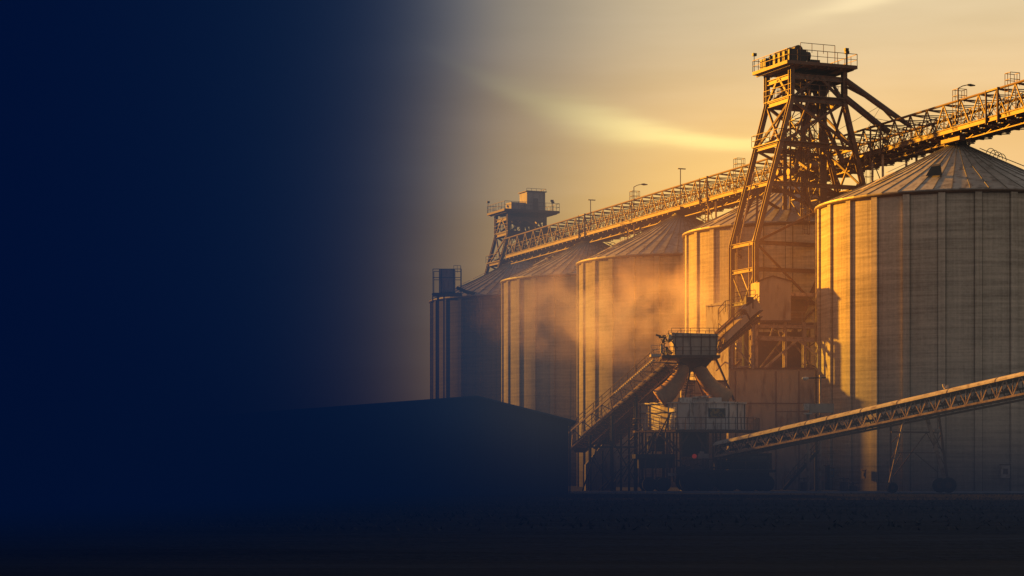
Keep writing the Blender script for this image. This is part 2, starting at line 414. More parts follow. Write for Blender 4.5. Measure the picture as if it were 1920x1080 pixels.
for k in range(26):
    s=rg.uniform(0,LEN-8); a=rg.choice([.0,.3,2,2.6]); h0=rg.uniform(.4,1.9)
    pipe.tube([GP(s+q*1.3,a,h0+.25*math.sin(q*1.3+k)) for q in range(6)],.035,4)
for k in range(60):                                   # motors, junction boxes, small gear on the walkway
    s=rg.uniform(0,LEN); a=rg.choice([-.6,.1,2.3]); p=GP(s,a,rg.uniform(.15,1.0)); d=rg.uniform(.15,.35)
    pipe.beam(p-U*d,p+U*d,.3,.3)
obj('cable_runs',pipe,M['rust'],gal)

def s_at(px):                       # distance along the gallery seen at a given bearing
    t=(px-960)/F
    return ((55.03-168*t)/(U.y*t-U.x)) if True else 0
def cage(s,h=1.15,hb=HT):
    c=MB(); L_=.8
    for a in (AN,AN+1.0):
        for q in (-L_/2,0,L_/2): c.beam(GP(s+q,a,hb-.0),GP(s+q,a,hb+h),.05)
        for z in (.55,h): c.beam(GP(s-L_/2,a,hb+z),GP(s+L_/2,a,hb+z),.05)
    for q in (-L_/2,L_/2):
        for z in (.55,h): c.beam(GP(s+q,AN,hb+z),GP(s+q,AN+1,hb+z),.05)
    c.ladder(GP(s,AN-.1,-.2),GP(s,AN-.1,hb),.5,side=tuple(U))
    return c
for px in (1201,1398,1813,1912): obj('access_cage',cage(s_at(px)),M['rust'],gal)
for px in (1110,1340,1665,1885):
    hm=MB(); s=s_at(px)
    for q in (-.9,.9):
        for a in (AN-.15,AF+.15): hm.beam(GP(s+q,a,-.5),GP(s+q,a,HT+.1),.16)
    hm.beam(GP(s-.9,AN-.15,HT),GP(s+.9,AN-.15,HT),.14)
    obj('portal_frame',hm,M['rust'],gal)

# gallery lamps
def lamp(px,hgt,arm,label,kind):
    s=s_at(px); b=GP(s,AN-.18,HT*.2); t=thing('walkway_lamp',label,'lamp',tuple(b),RZ,'lamps along the conveyor gallery')
    top=GP(s,AN-.18,HT+hgt)
    p=MB(); p.tube([b,top],.055,6)
    if kind=='arm':
        p.tube([top, top+V*.5*arm+UP*.25, top+V*1.1*arm+UP*.4],.045,6)
    obj('pole',p,M['rust'],t)
    h=MB()
    if kind=='arm': q=top+V*1.1*arm+UP*.38; h.tube([q-V*.1,q+V*.25*arm,q+V*.75*arm],[.07,.13,.05],8)
    else: h.beam(top-V*.35,top+V*.65,.2,.1)
    obj('lamp_head',h,M['dark'],t)
lamp(1127,1.6,1,'flat headed lamp on the gallery above the second silo from the left','flat')
lamp(1209,1.5,1,'curved arm lamp beside a ladder cage, on the gallery left of the taller tower','arm')
lamp(1297,1.9,1,'flat headed gallery lamp nearest left of the taller tower','flat')
lamp(1822,1.1,1,'curved arm lamp on the gallery above the nearest silo','arm')

# trestles under the gallery
def trestle(px,zb,label,splay=1.5):
    s=s_at(px); b=GP(s,0,0); b.z=zb
    t=thing('gallery_trestle',label,'trestle',tuple(b),RZ,'steel trestles carrying the gallery')
    for a in (AN+.3,AF-.3):
        for q in (-1,1):
            l=MB(); tp_=GP(s+q*.9,a,-.45); bt_=GP(s+q*(.9+splay),a+(.8 if a>1 else -.8)*splay*.4,0); bt_.z=zb
            l.beam(bt_,tp_,.2); obj('leg',l,M['steel'],t)
    br=MB()
    for h in (-3,-5.5,-8):
        if 34+h<zb+.5: continue
        k=(-h-.45)/(34-zb)
        for a in (AN+.3-.4*k*splay,AF-.3+.4*k*splay):
            br.beam(GP(s-.9-splay*k,a,h),GP(s+.9+splay*k,a,h),.1)
        br.beam(GP(s-.9-splay*k,AN,h),GP(s-.9-splay*k,AF,h),.1)
        br.beam(GP(s-.9-splay*k,AN,h),GP(s+.9,AN+.2,h+2.4),.07)
    obj('bracing',br,M['rust'],t)
    ld=MB(); q=GP(s,AN-.4,-.4); q0=q.copy(); q0.z=zb
    ld.ladder(q0,q,.55,side=tuple(U),cage=True,cdir=tuple(-V)); obj('caged_ladder',ld,M['rust'],t)
trestle(1197,.06,'gallery trestle between the two left silos and the dusty one')
trestle(1350,.06,'gallery trestle with caged ladder rising between the dusty silo and the tower',1.0)
trestle(1662,.06,'gallery trestle just right of the taller tower, beside the nearest silo roof',1.0)
for j,(X,Y,Rr) in enumerate(SP[:1]+SP[2:4]):          # saddle over each silo cap
    lab=['squat steel saddle holding the gallery over the nearest silo cap','squat steel saddle holding the gallery over the dusty silo cap','squat steel saddle holding the gallery over the second silo cap from the left'][j]
    t=thing('gallery_saddle',lab,'saddle',(X,Y,33.0),RZ,'saddles on the silo caps')
    c=Vector((X,Y,0)); m=MB()
    for q in (-.7,.7):
        for w_ in (-.9,0,.9): m.beam(c+U*w_+V*q+UP*32.3,c+U*w_+V*q+UP*33.45,.22)
    obj('posts',m,M['steel'],t)
    m=MB(); m.beam(c-U*2.6-V*1.2+UP*32.62,c+U*.4-V*1.2+UP*32.62,.7,.35); m.beam(c+U*.8+UP*32.9,c+U*2+UP*32.9,.8,.9)
    obj('drive_box',m,M['rust'],t)

# ------------------------------------------------------------------ headframe towers
def tower(O,label,zp,hut,dz=0,spouts=True,group='headframe towers'):
    O=Vector(O)
    A1,B1=6.0,4.9
    def T(a,b,z): return Vector((O.x+V.x*a+U.x*b, O.y+V.y*a+U.y*b, z+dz))
    t=thing('headframe_tower',label,'tower',(O.x,O.y,.06),RZ,group)
    Zp=41.9; Zm=38.5; Z3=34.0; Z4=30.1; Z5=24.2; Z6=21.6
    def al(z): return 0 if z>=Zm else -.28*(Zm-max(z,Z5))
    def ar(z): return A1 if z>=Zm else A1+.27*(Zm-max(z,Z5))
    for (sd,b) in (('l',0),('l',B1),('r',0),('r',B1)):
        f=al if sd=='l' else ar
        pts=[T(f(z),b,z) for z in (41.6,Zm,Z5)]+[T(f(0),b,.1-dz)]
        m=MB()
        for p,q in zip(pts,pts[1:]): m.ibeam(p,q,.46,.5)
        obj('leg',m,M['leg' if b==0 else 'rust'],t)
    def face(z0,z1,w,faces='nfLR',x=True):
        m=MB()
        for b in (0,B1):
            if ('n' if b==0 else 'f') not in faces: continue
            if x:
                m.beam(T(al(z0),b,z0),T(ar(z1),b,z1),w); m.beam(T(ar(z0),b,z0),T(al(z1),b,z1),w)
            else:
                mid=(al(z1)+ar(z1))/2
                m.beam(T(al(z0),b,z0),T(mid,b,z1),w); m.beam(T(ar(z0),b,z0),T(mid,b,z1),w)
        for f,nm in ((al,'L'),(ar,'R')):
            if nm not in faces: continue
            if x:
                m.beam(T(f(z0),0,z0),T(f(z1),B1,z1),w*.8); m.beam(T(f(z0),B1,z0),T(f(z1),0,z1),w*.8)
            else:
                m.beam(T(f(z0),0,z0),T(f(z1),B1/2,z1),w); m.beam(T(f(z0),B1,z0),T(f(z1),B1/2,z1),w)
        return m
    def ring(z,w,h,name,mat):
        m=MB()
        for b in (0,B1): m.ibeam(T(al(z),b,z),T(ar(z),b,z),w,h)
        for f in (al,ar): m.ibeam(T(f(z),.1,z+.003),T(f(z),B1-.1,z+.003),w,h)
        obj(name,m,mat,t)
    br=MB()
    for args in ((Zm,41,.24,'nfLR',False),(Z3,Zm,.26,'nfLR',True),(Z4,Z3,.22,'fR',True),(Z5,Z4,.24,'nf',True),(Z5,Z4,.2,'LR',False),(15.2,Z6,.16,'LR',True),(12,Z5,.2,'nf',True)):
        q=face(*args); br.add(q.v,q.f)
    # inner rakers
    for b in (0,B1):
        br.beam(T(2,b,Zm),T(.0,b,Z3),.2); br.beam(T(4,b,Zm),T(6,b,Z3),.2)
        br.beam(T(2.2,b,Z3),T(.6,b,Z4),.16); br.beam(T(3.6,b,Z3),T(5.6,b,Z4),.16)
        br.beam(T(1.5,b,41),T(2.2,b,Zm),.14); br.beam(T(4.4,b,41),T(3.8,b,Zm),.14)
    br.ibeam(T(7.6,-.2,30.5),T(1.0,-.2,17.0),.3,.35)
    br.beam(T(.0,-.2,30.2),T(4.6,-.2,25.0),.18); br.beam(T(5,-.2,29),T(3.2,-.2,25),.16)
    obj('cross_bracing',br,M['rust'],t)
    for z,w,h in ((Zm,.3,.5),(Z3,.26,.34),(Z4,.3,.42),(Z5,.3,.4),(Z6,.3,.4),(18.4,.26,.34)): ring(z,w,h,'ring_beam',M['leg'])
    # cap frame
    m=MB()
    for b in (0,B1): m.ibeam(T(0,b,40.75),T(A1,b,40.75),.3,.5)
    for a in (0,A1): m.ibeam(T(a,.1,40.752),T(a,B1-.1,40.752),.3,.5)
    obj('cap_frame',m,M['leg'],t)
    # top platform
    pl=MB(); a0,a1,b0,b1=-1.0,(8.0 if hut else 6.9),-1.0,6.0
    pl.prism([tuple(T(a,b,0))[:2] for a,b in ((a0,b0),(a1,b0),(a1,b1),(a0,b1))],41.75+dz,42.05+dz)
    for k in range(6): 
        a=a0+.4+(a1-a0-.8)*k/5; pl.beam(T(a,b0+.1,41.66),T(a,b1-.1,41.66),.14,.18)
    plat=obj('platform',pl,M['rust'],t)
    ed=MB()
    for p,q in (((a0,b0),(a1,b0)),((a1,b0),(a1,b1)),((a1,b1),(a0,b1)),((a0,b1),(a0,b0))): ed.beam(T(*p,41.92),T(*q,41.92),.1,.32)
    obj('edge_beam',ed,M['rust'],plat)
    rl=MB(); rl.rail([T(a0,b0,42.06),T(a1,b0,42.06),T(a1,b1,42.06),T(a0,b1,42.06)],1.15,1.15,.055,closed=True)
    obj('handrail',rl,M['rust'],plat)
    # hopper mass below platform
    hp=MB(); c4=[T(1.2,.6,41.4),T(5.4,.6,41.4),T(5.4,4.4,41.4),T(1.2,4.4,41.4)]; d4=[T(2.6,1.8,39.9),T(4.4,1.8,39.9),T(4.4,3.2,39.9),T(2.6,3.2,39.9)]
    hp.add(c4+d4,[(0,1,2,3),(7,6,5,4),(0,4,5,1),(1,5,6,2),(2,6,7,3),(3,7,4,0)])
    obj('hopper',hp,M['dark'],t)
    # machinery on top
    mh=MB()
    if hut:
        mh.prism([tuple(T(a,b,0))[:2] for a,b in ((3.2,.3),(6.2,.3),(6.2,3.2),(3.2,3.2))],41.9+dz,45.0+dz)
        mh.prism([tuple(T(a,b,0))[:2] for a,b in ((1.0,1.2),(3.19,1.2),(3.19,3.4),(1.0,3.4))],41.9+dz,43.4+dz)
        hm=obj('winch_house',mh,M['clad'],t)
        rr=MB(); rr.prism([tuple(T(a,b,0))[:2] for a,b in ((3.0,.1),(6.4,.1),(6.4,3.4),(3.0,3.4))],45.0+dz,45.12+dz); rr.rail([T(3.1,.2,45.12),T(6.3,.2,45.12),T(6.3,3.3,45.12)],.35,.9,.05,mid=False)
        obj('roof',rr,M['rust'],hm)
        dr=MB(); dr.beam(T(4.6,.27,42.0),T(4.6,.27,44.0),.8,.06,up=tuple(U)); obj('door',dr,M['deep'],hm)
    else:
        mh.prism([tuple(T(a,b,0))[:2] for a,b in ((-.2,-.4),(1.5,-.4),(1.5,4.2),(-.2,4.2))],41.95+dz,43.35+dz)
        mh.tube([T(.65,-.3,43.3),T(.65,4.0,43.3)],.5,12)
        for k in range(5): mh.beam(T(-.28,k*.95-.2,42),T(-.28,k*.95-.2,43.5),.12)
        mh.beam(T(-.1,4.3,42.7),T(-.1,5.4,42.7),.8,1.1)
        hm=obj('winch_drive',mh,M['dark'],t)
        mo=MB(); mo.tube([T(1.55,.4,42.9),T(2.2,.4,42.9)],.45,12); mo.beam(T(2.2,.5,42.3),T(3.4,.5,42.3),.5,.6); obj('motor',mo,M['dark'],hm)
        wr=MB(); wr.rail([T(.5,-.9,43.0),T(4.4,-.9,43.0)],.9,1.3,.05,mid=False); wr.beam(T(.5,-.9,41.95),T(.5,-.9,43),.05); wr.beam(T(4.4,-.9,41.95),T(4.4,-.9,43.9),.06)
        obj('upper_rail',wr,M['rust'],plat)
    # mid platforms with rails
    for z,a0_,a1_ in ((Zm+.3,-.2,A1+.2),(Z3+.25,al(Z3)-.3,ar(Z3)*.62)):
        m=MB()
        for (bb0,bb1) in ((-.35,.45),(B1-.45,B1+.35)):
            m.prism([tuple(T(a,b,0))[:2] for a,b in ((a0_,bb0),(a1_,bb0),(a1_,bb1),(a0_,bb1))],z+dz,z+.1+dz)
        m.prism([tuple(T(a,b,0))[:2] for a,b in ((a0_,.46),(a0_+.9,.46),(a0_+.9,B1-.46),(a0_,B1-.46))],z+dz,z+.1+dz)
        w=obj('walkway',m,M['deep'],t)
        r_=MB(); r_.rail([T(a0_,B1+.3,z+.1),T(a0_,-.3,z+.1),T(a1_,-.3,z+.1)],1.1,1.0,.05); r_.rail([T(a0_,B1+.3,z+.1),T(a1_,B1+.3,z+.1)],1.1,1.0,.05); obj('handrail',r_,M['rust'],w)
    # central lift shaft
    cs=MB(); s0,s1,u0,u1=1.9,4.1,1.3,3.5
    for a in (s0,s1):
        for b in (u0,u1): cs.beam(T(a,b,13),T(a,b,41),.18)
    z=13.0; k=0
    while z<40.5:
        for b in (u0,u1): cs.beam(T(s0,b,z),T(s1,b,z),.1); cs.beam(T(s0 if k%2 else s1,b,z),T(s1 if k%2 else s0,b,z+2),.08)
        for a in (s0,s1): cs.beam(T(a,u0,z+.003),T(a,u1,z+.003),.1); cs.beam(T(a,u0 if k%2 else u1,z),T(a,u1 if k%2 else u0,z+2),.08)
        z+=2; k+=1
    obj('lift_shaft',cs,M['deep'],t)
    lg=MB(); lg.beam(T(5.0,2.4,24),T(5.0,2.4,40.9),.75,.5); lg.beam(T(1.1,3.2,28),T(1.1,3.2,40.9),.4,.4)
    obj('elevator_casing',lg,M['deep'],t)
    ch=MB()
    ch.tube([T(3.2,2.4,39.9),T(3.0,1.4,37.6),T(1.6,.8,34.5),T(.9,.8,31.5)],.24,8); ch.tube([T(4,2.4,39.9),T(4.6,1,36),T(6.2,.5,32.6)],.22,8)
    ch.tube([T(3.6,2.6,39.9),T(3.4,3.8,36),T(4.8,4.2,32.8)],.22,8); ch.tube([T(2.4,2,34),T(2.2,1.2,30),T(3.4,.9,26),T(3.6,1,20)],.22,8)
    obj('chute',ch,M['rust'],t)
    # machinery knot where the gallery passes
    kn=MB(); rk=random.Random(11)
    for k in range(46):
        p=T(rk.uniform(-.5,6),rk.uniform(.4,4.6),rk.uniform(31.2,35.0)); d=Vector((rk.uniform(-1,1),rk.uniform(-1,1),rk.uniform(-.6,.6))).normalized()*rk.uniform(.4,1.6)
        kn.beam(p,p+d,rk.choice([.07,.09,.14,.22]))
    for k in range(12):
        p=T(rk.uniform(0,5.5),rk.uniform(.4,4.2),rk.uniform(31.4,34.4)); kn.tube([p,p+V*rk.uniform(.4,1.0)],rk.uniform(.2,.42),10)
    obj('drive_gear',kn,M['leg'],t)
    la=MB(); la.ladder(T(1.5,-.1,Z5+1),T(1.5,-.1,Z3),.5,side=tuple(V),cage=True,cdir=tuple(-U)); la.ladder(T(2.9,1.1,Z3),T(2.9,1.1,Zm),.6,side=tuple(V),cage=True,cdir=tuple(-U)); la.ladder(T(1.2,4.4,Zm),T(1.2,4.4,41.5),.6,side=tuple(V),cage=True,cdir=tuple(-U))
    # zig-zag stairs
    for i,z in enumerate((Z4,Z4+2,Z3,Z3+2.2)):
        x0,x1=(2.0,5.2) if i%2 else (5.2,2.0)
        la.ladder(T(x0,4.0,z),T(x1,4.0,z+2),.7,side=tuple(U)); la.beam(T(x0,3.6,z+1),T(x1,3.6,z+3),.05)
    obj('caged_ladder',la,M['rust'],t)
    # inner front bay on the left legs
    ib=MB(); m0=al(Z5)
    for z0,z1 in ((Z6-2.8,Z6),(Z6-6.4,Z6-2.8)):
        ib.beam(T(m0,.9,z0),T(m0,3.0,z1),.11)
    ib.beam(T(m0,1.2,Z5+.0),T(m0,1.2,14),.2); ib.beam(T(m0,3.7,Z5+1.0),T(m0,3.7,14),.1)
    ib.beam(T(m0+.3,1.2,Z5),T(al(Z4)+.7,1.2,Z4),.16); ib.beam(T(m0,3.3,Z5),T(al(Z4),3.3,Z4+1.5),.13)
    obj('front_bay',ib,M['steel'],t)
    # floodlights
    for k,(a,b) in enumerate(((a0,b1-.3),(a1-1.2,b0+.1),(a1-.9,b0+.5))):
        fl=MB(); fl.tube([T(a,b,41.9),T(a,b,43.7-.2*k)],.04,6); fl.beam(T(a-.18,b,43.8-.2*k),T(a+.22,b,43.8-.2*k),.3,.28)
        obj('floodlight',fl,M['dark'],plat)
    if spouts:
        for pts,r in (([T(6.0,.2,40.95),P(1651,198,210),P(1706,236,207.5)],[.3,.3,.22]),
                      ([T(6.0,.4,40.4),P(1622,181,211.3),P(1651,200,210.3),P(1678,229,208.6)],[.13,.13,.1,.1]),
                      ([T(6.0,.2,39.2),P(1655,240,210.6),P(1668,248,210.6)],[.34,.34,.3])):
            s_=MB(); s_.tube(pts,r,10); obj('grain_spout',s_,M['rust'],t)
        gw=MB()
        for a_,b_ in (((1587,150,212),(1705,232,207.4)),((1651,200,210),(1618,255,212)),((1590,180,212),(1660,245,210)),((1640,222,211),(1678,229,208.6)),((1651,198,210.2),(1540,262,214))):
            gw.tube([P(*a_),P(*b_)],.02,4)
        obj('guy_wire',gw,M['dark'],t)
    else:
        for pts,r in (([T(6.0,.2,39.6),T(9,-3,37.8),T(10.6,-10,35.2)],.26),([T(2.2,.2,41),T(6.4,-3,38.0),T(9.6,-12,35.4)],.15)):
            s_=MB(); s_.tube(pts,r,8); obj('grain_spout',s_,M['rust'],t)
    return t
tower((27.5,210,0),'taller rusty headframe tower with wide railed top platform',41.9,False)
Y2=322.0
tower(((960-8)/1*0+(953-960)/F*Y2,Y2,0),'smaller distant headframe tower with square winch hut, at left end of gallery',41.9,True,dz=-.6,spouts=False)

# ------------------------------------------------------------------ elevator leg at the far left silo
Ye=294.0
ev=thing('bucket_elevator','slim dark bucket elevator with a caged head box beside the leftmost silo','elevator',tuple(P(836,910,Ye)*1.0),0)
ev.location.z=.06
def X_(px,Y): return (px-960)/F*Y
def Z_(py,Y): return CZ+(HOR-py)/F*Y
m=MB(); m.box(X_(823,Ye),X_(853,Ye),Ye,Ye+2.4,Z_(547,Ye),Z_(504,Ye)); obj('head_box',m,M['clad'],ev)
m=MB()
for px in (812,828,851,864):
    for y in (Ye-.5,Ye+3): m.beam((X_(px,Ye),y,Z_(552,Ye)),(X_(px,Ye),y,Z_(505 if px<860 else 500,Ye)),.09)
for py in (505,521,550):
    for y in (Ye-.5,Ye+3): m.beam((X_(812,Ye),y,Z_(py,Ye)),(X_(864,Ye),y,Z_(py,Ye)),.08)
m.rail([(X_(851,Ye),Ye-.5,Z_(512,Ye)),(X_(864,Ye),Ye-.5,Z_(512,Ye))],1.0,.5,.05)
obj('head_cage',m,M['dark'],ev)
for px,w in ((811,.16),(821,.3),(832,.2)):
    m=MB(); m.beam((X_(px,Ye),Ye+.8,.1),(X_(px,Ye),Ye+.8,Z_(552,Ye)),w); obj('leg_casing',m,M['leg'],ev)
m=MB(); m.box(X_(810,Ye),X_(866,Ye),Ye-.5,Ye+3,Z_(553,Ye),Z_(550.5,Ye)); obj('platform',m,M['deep'],ev)
m=MB(); m.tube([P(858,540,Ye),P(876,548,Ye+3),P(905,553,Ye+6)],.25,8); obj('grain_spout',m,M['dark'],ev)

# ------------------------------------------------------------------ warehouse
wh=thing('warehouse','dark low gabled metal warehouse at the left, in front of the silos','warehouse',(-6,160,0),0)
Yw=160.0; Yb=174.0
pk=(X_(895,Yw),Z_(746,Yw)); er=(X_(1080,Yw),Z_(793,Yw)); el=(-38.0,4.6); wr_=X_(1066,Yw); wl=-37.5
zr=er[1]+(pk[1]-er[1])*(er[0]-wr_)/(er[0]-pk[0]); zl=el[1]+.1
m=MB()
for y0,y1 in ((Yw,Yb),):
    pts=[(wl,0),(wr_,0),(wr_,zr),(pk[0],pk[1]),(wl,zl)]
    vs=[(p[0],y0,p[1]) for p in pts]+[(p[0],y1,p[1]) for p in pts]
    m.add(vs,[(0,1,2,3,4),(9,8,7,6,5),(0,5,6,1),(1,6,7,2),(0,4,9,5)])
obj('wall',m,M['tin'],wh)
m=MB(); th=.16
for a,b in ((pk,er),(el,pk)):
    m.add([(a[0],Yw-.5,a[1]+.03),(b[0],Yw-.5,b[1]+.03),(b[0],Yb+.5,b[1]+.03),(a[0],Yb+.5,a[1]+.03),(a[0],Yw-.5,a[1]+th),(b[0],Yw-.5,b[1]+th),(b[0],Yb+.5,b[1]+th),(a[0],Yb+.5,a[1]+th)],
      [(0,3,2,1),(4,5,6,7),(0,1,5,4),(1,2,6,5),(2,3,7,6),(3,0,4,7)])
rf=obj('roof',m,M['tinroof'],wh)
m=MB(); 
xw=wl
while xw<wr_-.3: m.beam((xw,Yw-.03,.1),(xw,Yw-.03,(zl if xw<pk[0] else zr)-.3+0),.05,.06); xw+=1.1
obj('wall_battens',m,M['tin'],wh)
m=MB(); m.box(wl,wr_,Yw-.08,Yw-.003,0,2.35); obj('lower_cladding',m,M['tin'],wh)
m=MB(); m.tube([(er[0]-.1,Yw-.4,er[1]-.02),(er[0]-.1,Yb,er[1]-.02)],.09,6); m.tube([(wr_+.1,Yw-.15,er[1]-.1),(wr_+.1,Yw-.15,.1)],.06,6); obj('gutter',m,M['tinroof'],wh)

# ------------------------------------------------------------------ plant between tower and crusher
Yp=199.8
pb=thing('plant_building','plain brown clad process building at the foot of the taller tower','building',(X_(1450,Yp),Yp,.06),0)
x0,x1=X_(1366,Yp),X_(1536,Yp)-.45; zt=Z_(692,Yp)
m=MB(); m.box(x0,x1,Yp,Yp+6.4,.06,zt)
pw=obj('wall',m,M['clad'],pb)
m=MB()
for px in (1366,1378,1454,1497): m.box(X_(px,Yp),X_(px,Yp)+.1,Yp-.06,Yp-.003,.1,zt-.2)
m.box(x0,x1,Yp-.1,Yp-.061,Z_(757,Yp),Z_(757,Yp)+.08); m.box(x0-.1,x1,Yp-.15,Yp+6.5,zt+.003,zt+.14)
m.box(X_(1455,Yp),x1,Yp-.05,Yp-.003,Z_(772,Yp),Z_(772,Yp)+.05)
obj('trim',m,M['rust'],pb)
# open storey above
zt2=zt+.14; zd=Z_(604,Yp)
for px in (1410,1418,1472,1508,1533):
    for y in (Yp+.2,Yp+6.1):
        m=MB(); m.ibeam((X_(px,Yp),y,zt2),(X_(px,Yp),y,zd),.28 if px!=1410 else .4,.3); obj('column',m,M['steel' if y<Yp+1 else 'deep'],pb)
m=MB()
m.ibeam((X_(1405,Yp),Yp+.1,Z_(633,Yp)),(x1,Yp+.1,Z_(637,Yp)),.25,.42)
m.ibeam((X_(1422,Yp),Yp+.1,Z_(611,Yp)),(x1,Yp+.1,Z_(613,Yp)),.25,.3)
m.beam((X_(1434,Yp),Yp+.1,Z_(690,Yp)),(X_(1494,Yp),Yp+.1,Z_(638,Yp)),.2); m.beam((X_(1497,Yp),Yp+.1,Z_(638,Yp)),(X_(1536,Yp),Yp+.1,Z_(669,Yp)),.18)
m.beam((X_(1444,Yp),Yp+.1,Z_(632,Yp)),(X_(1452,Yp),Yp+.1,Z_(606,Yp)),.14); m.beam((X_(1462,Yp),Yp+.12,Z_(630,Yp)),(X_(1457,Yp),Yp+.12,Z_(606,Yp)),.08)
for q in (3,6):
    m.beam((X_(1430,Yp),Yp+q,Z_(690,Yp)),(X_(1480,Yp),Yp+q,Z_(625,Yp)),.16); m.beam((X_(1535,Yp),Yp+q,Z_(690,Yp)),(X_(1485,Yp),Yp+q,Z_(625,Yp)),.16)
obj('beams',m,M['steel'],pb)
m=MB(); m.box(X_(1425,Yp),x1,Yp+.4,Yp+6.3,Z_(604,Yp)-.25,Z_(604,Yp)-.02); m.box(X_(1484,Yp),x1,Yp+1,Yp+6.3,Z_(552,Yp)-.2,Z_(552,Yp)); obj('floor_slab',m,M['deep'],pb)
m=MB(); m.box(X_(1426,Yp),x1-.2,Yp+5.6,Yp+5.9,zt2,Z_(615,Yp)); m.box(X_(1484,Yp),x1-.2,Yp+5,Yp+5.3,Z_(604,Yp),Z_(556,Yp)); obj('back_wall',m,M['deep'],pb)
m=MB(); rk=random.Random(5)
for k in range(26):
    p=Vector((rk.uniform(X_(1425,Yp),X_(1530,Yp)),Yp+rk.uniform(1,5),rk.uniform(zt2,Z_(612,Yp)))); d=Vector((rk.uniform(-1,1),0,rk.uniform(-1,1)))*rk.uniform(.4,1.8); q=p+d; q.z=max(zt2,q.z); m.beam(p,q,rk.choice([.06,.1,.16]))
obj('pipework',m,M['deep'],pb)
m=MB(); m.beam((X_(1482,Yp),Yp+.1,Z_(551,Yp)),(x1+.1,Yp+.1,Z_(553,Yp)),.22,.3); m.rail([(X_(1484,Yp),Yp+.6,Z_(604,Yp)),(x1,Yp+.6,Z_(604,Yp))],1.0,1.2,.05); obj('handrail',m,M['steel'],pb)

hh=thing('transfer_house','small gabled transfer house on the open frame before the tower legs','building',(X_(1450,Yp),Yp-.3,Z_(604,Yp)),0)
xa,xb=X_(1423,Yp),X_(1482,Yp); zb_,ze,za=Z_(602,Yp),Z_(528,Yp),Z_(519,Yp)
m=MB(); xm=X_(1448,Yp); pts=[(xa,zb_),(xb,zb_),(xb,ze),(xm,za),(xa,ze)]
YA,YB=Yp-.3,Yp+2.4; dxl=-.5
vs=[(p[0],YA,p[1]) for p in pts]+[(p[0]+(dxl if i in(0,4) else 0),YB,p[1]) for i,p in enumerate(pts)]
m.add(vs,[(0,1,2,3,4),(9,8,7,6,5),(0,5,6,1),(1,6,7,2),(2,7,8,3),(3,8,9,4),(4,9,5,0)])
obj('wall',m,M['clad'],hh)
m=MB(); 
for a,b in (((xm,za),(xb+.15,ze-.05)),((xa-.2,ze-.05),(xm,za))):
    m.add([(a[0],YA-.15,a[1]+.02),(b[0],YA-.15,b[1]+.02),(b[0],YB,b[1]+.02),(a[0],YB,a[1]+.02),(a[0],YA-.15,a[1]+.1),(b[0],YA-.15,b[1]+.1),(b[0],YB,b[1]+.1),(a[0],YB,a[1]+.1)],[(0,3,2,1),(4,5,6,7),(0,1,5,4),(1,2,6,5),(2,3,7,6),(3,0,4,7)])
obj('roof',m,M['rust'],hh)
m=MB(); m.box(xa-.02,xb+.02,YA-.04,YA-.003,zb_-.1,zb_+.06); obj('sill',m,M['rust'],hh)

Ysf=194.5
sh=thing('transfer_shaft','tall pale narrow shaft catching full sun behind the crusher, left of the tower legs','shaft',(X_(1348,Ysf),Ysf,.06),0)
m=MB(); 
p4=[(X_(1326,Ysf),Ysf+1.0),(X_(1364,Ysf),Ysf-.9),(X_(1370,Ysf),Ysf+1.0),(X_(1332,Ysf),Ysf+2.6)]
m.prism(p4,.06,Z_(570,Ysf)); 
obj('wall',m,M['white'],sh)
m=MB(); m.add([(p4[0][0]-.05,p4[0][1]-.05,Z_(571,Ysf)+.0),(p4[1][0]+.05,p4[1][1]-.1,Z_(564,Ysf)),(p4[2][0],p4[2][1],Z_(562,Ysf)),(p4[3][0],p4[3][1],Z_(570,Ysf)),
       (p4[0][0]-.05,p4[0][1]-.05,Z_(573,Ysf)),(p4[1][0]+.05,p4[1][1]-.1,Z_(572,Ysf)),(p4[2][0],p4[2][1],Z_(572,Ysf)),(p4[3][0],p4[3][1],Z_(573,Ysf))],[(0,1,2,3),(7,6,5,4),(4,5,1,0),(5,6,2,1),(6,7,3,2),(7,4,0,3)]); obj('roof',m,M['white'],sh)

an=thing('shade_annex','low tan annex added behind the crusher chutes to shade the foot of the pale shaft','building',(X_(1315,192),192,.06),0)
m=MB(); m.box(X_(1278,191.5),X_(1362,191.5),191.5,193.2,.06,Z_(716,191.5)); aw=obj('wall',m,M['clad'],an)  # annex added to block sun from the lower shaft and ground
m=MB(); m.box(X_(1276,191.5),X_(1364,191.5),191.35,193.3,Z_(716,191.5)+.003,Z_(716,191.5)+.15); obj('roof',m,M['rust'],an)
m=MB()
for px in (1322,1343): m.box(X_(px,191.5),X_(px,191.5)+.09,191.44,191.497,.1,Z_(718,191.5))
m.box(X_(1280,191.5),X_(1360,191.5),191.44,191.49,Z_(738,191.5),Z_(738,191.5)+.07); obj('trim',m,M['rust'],an)
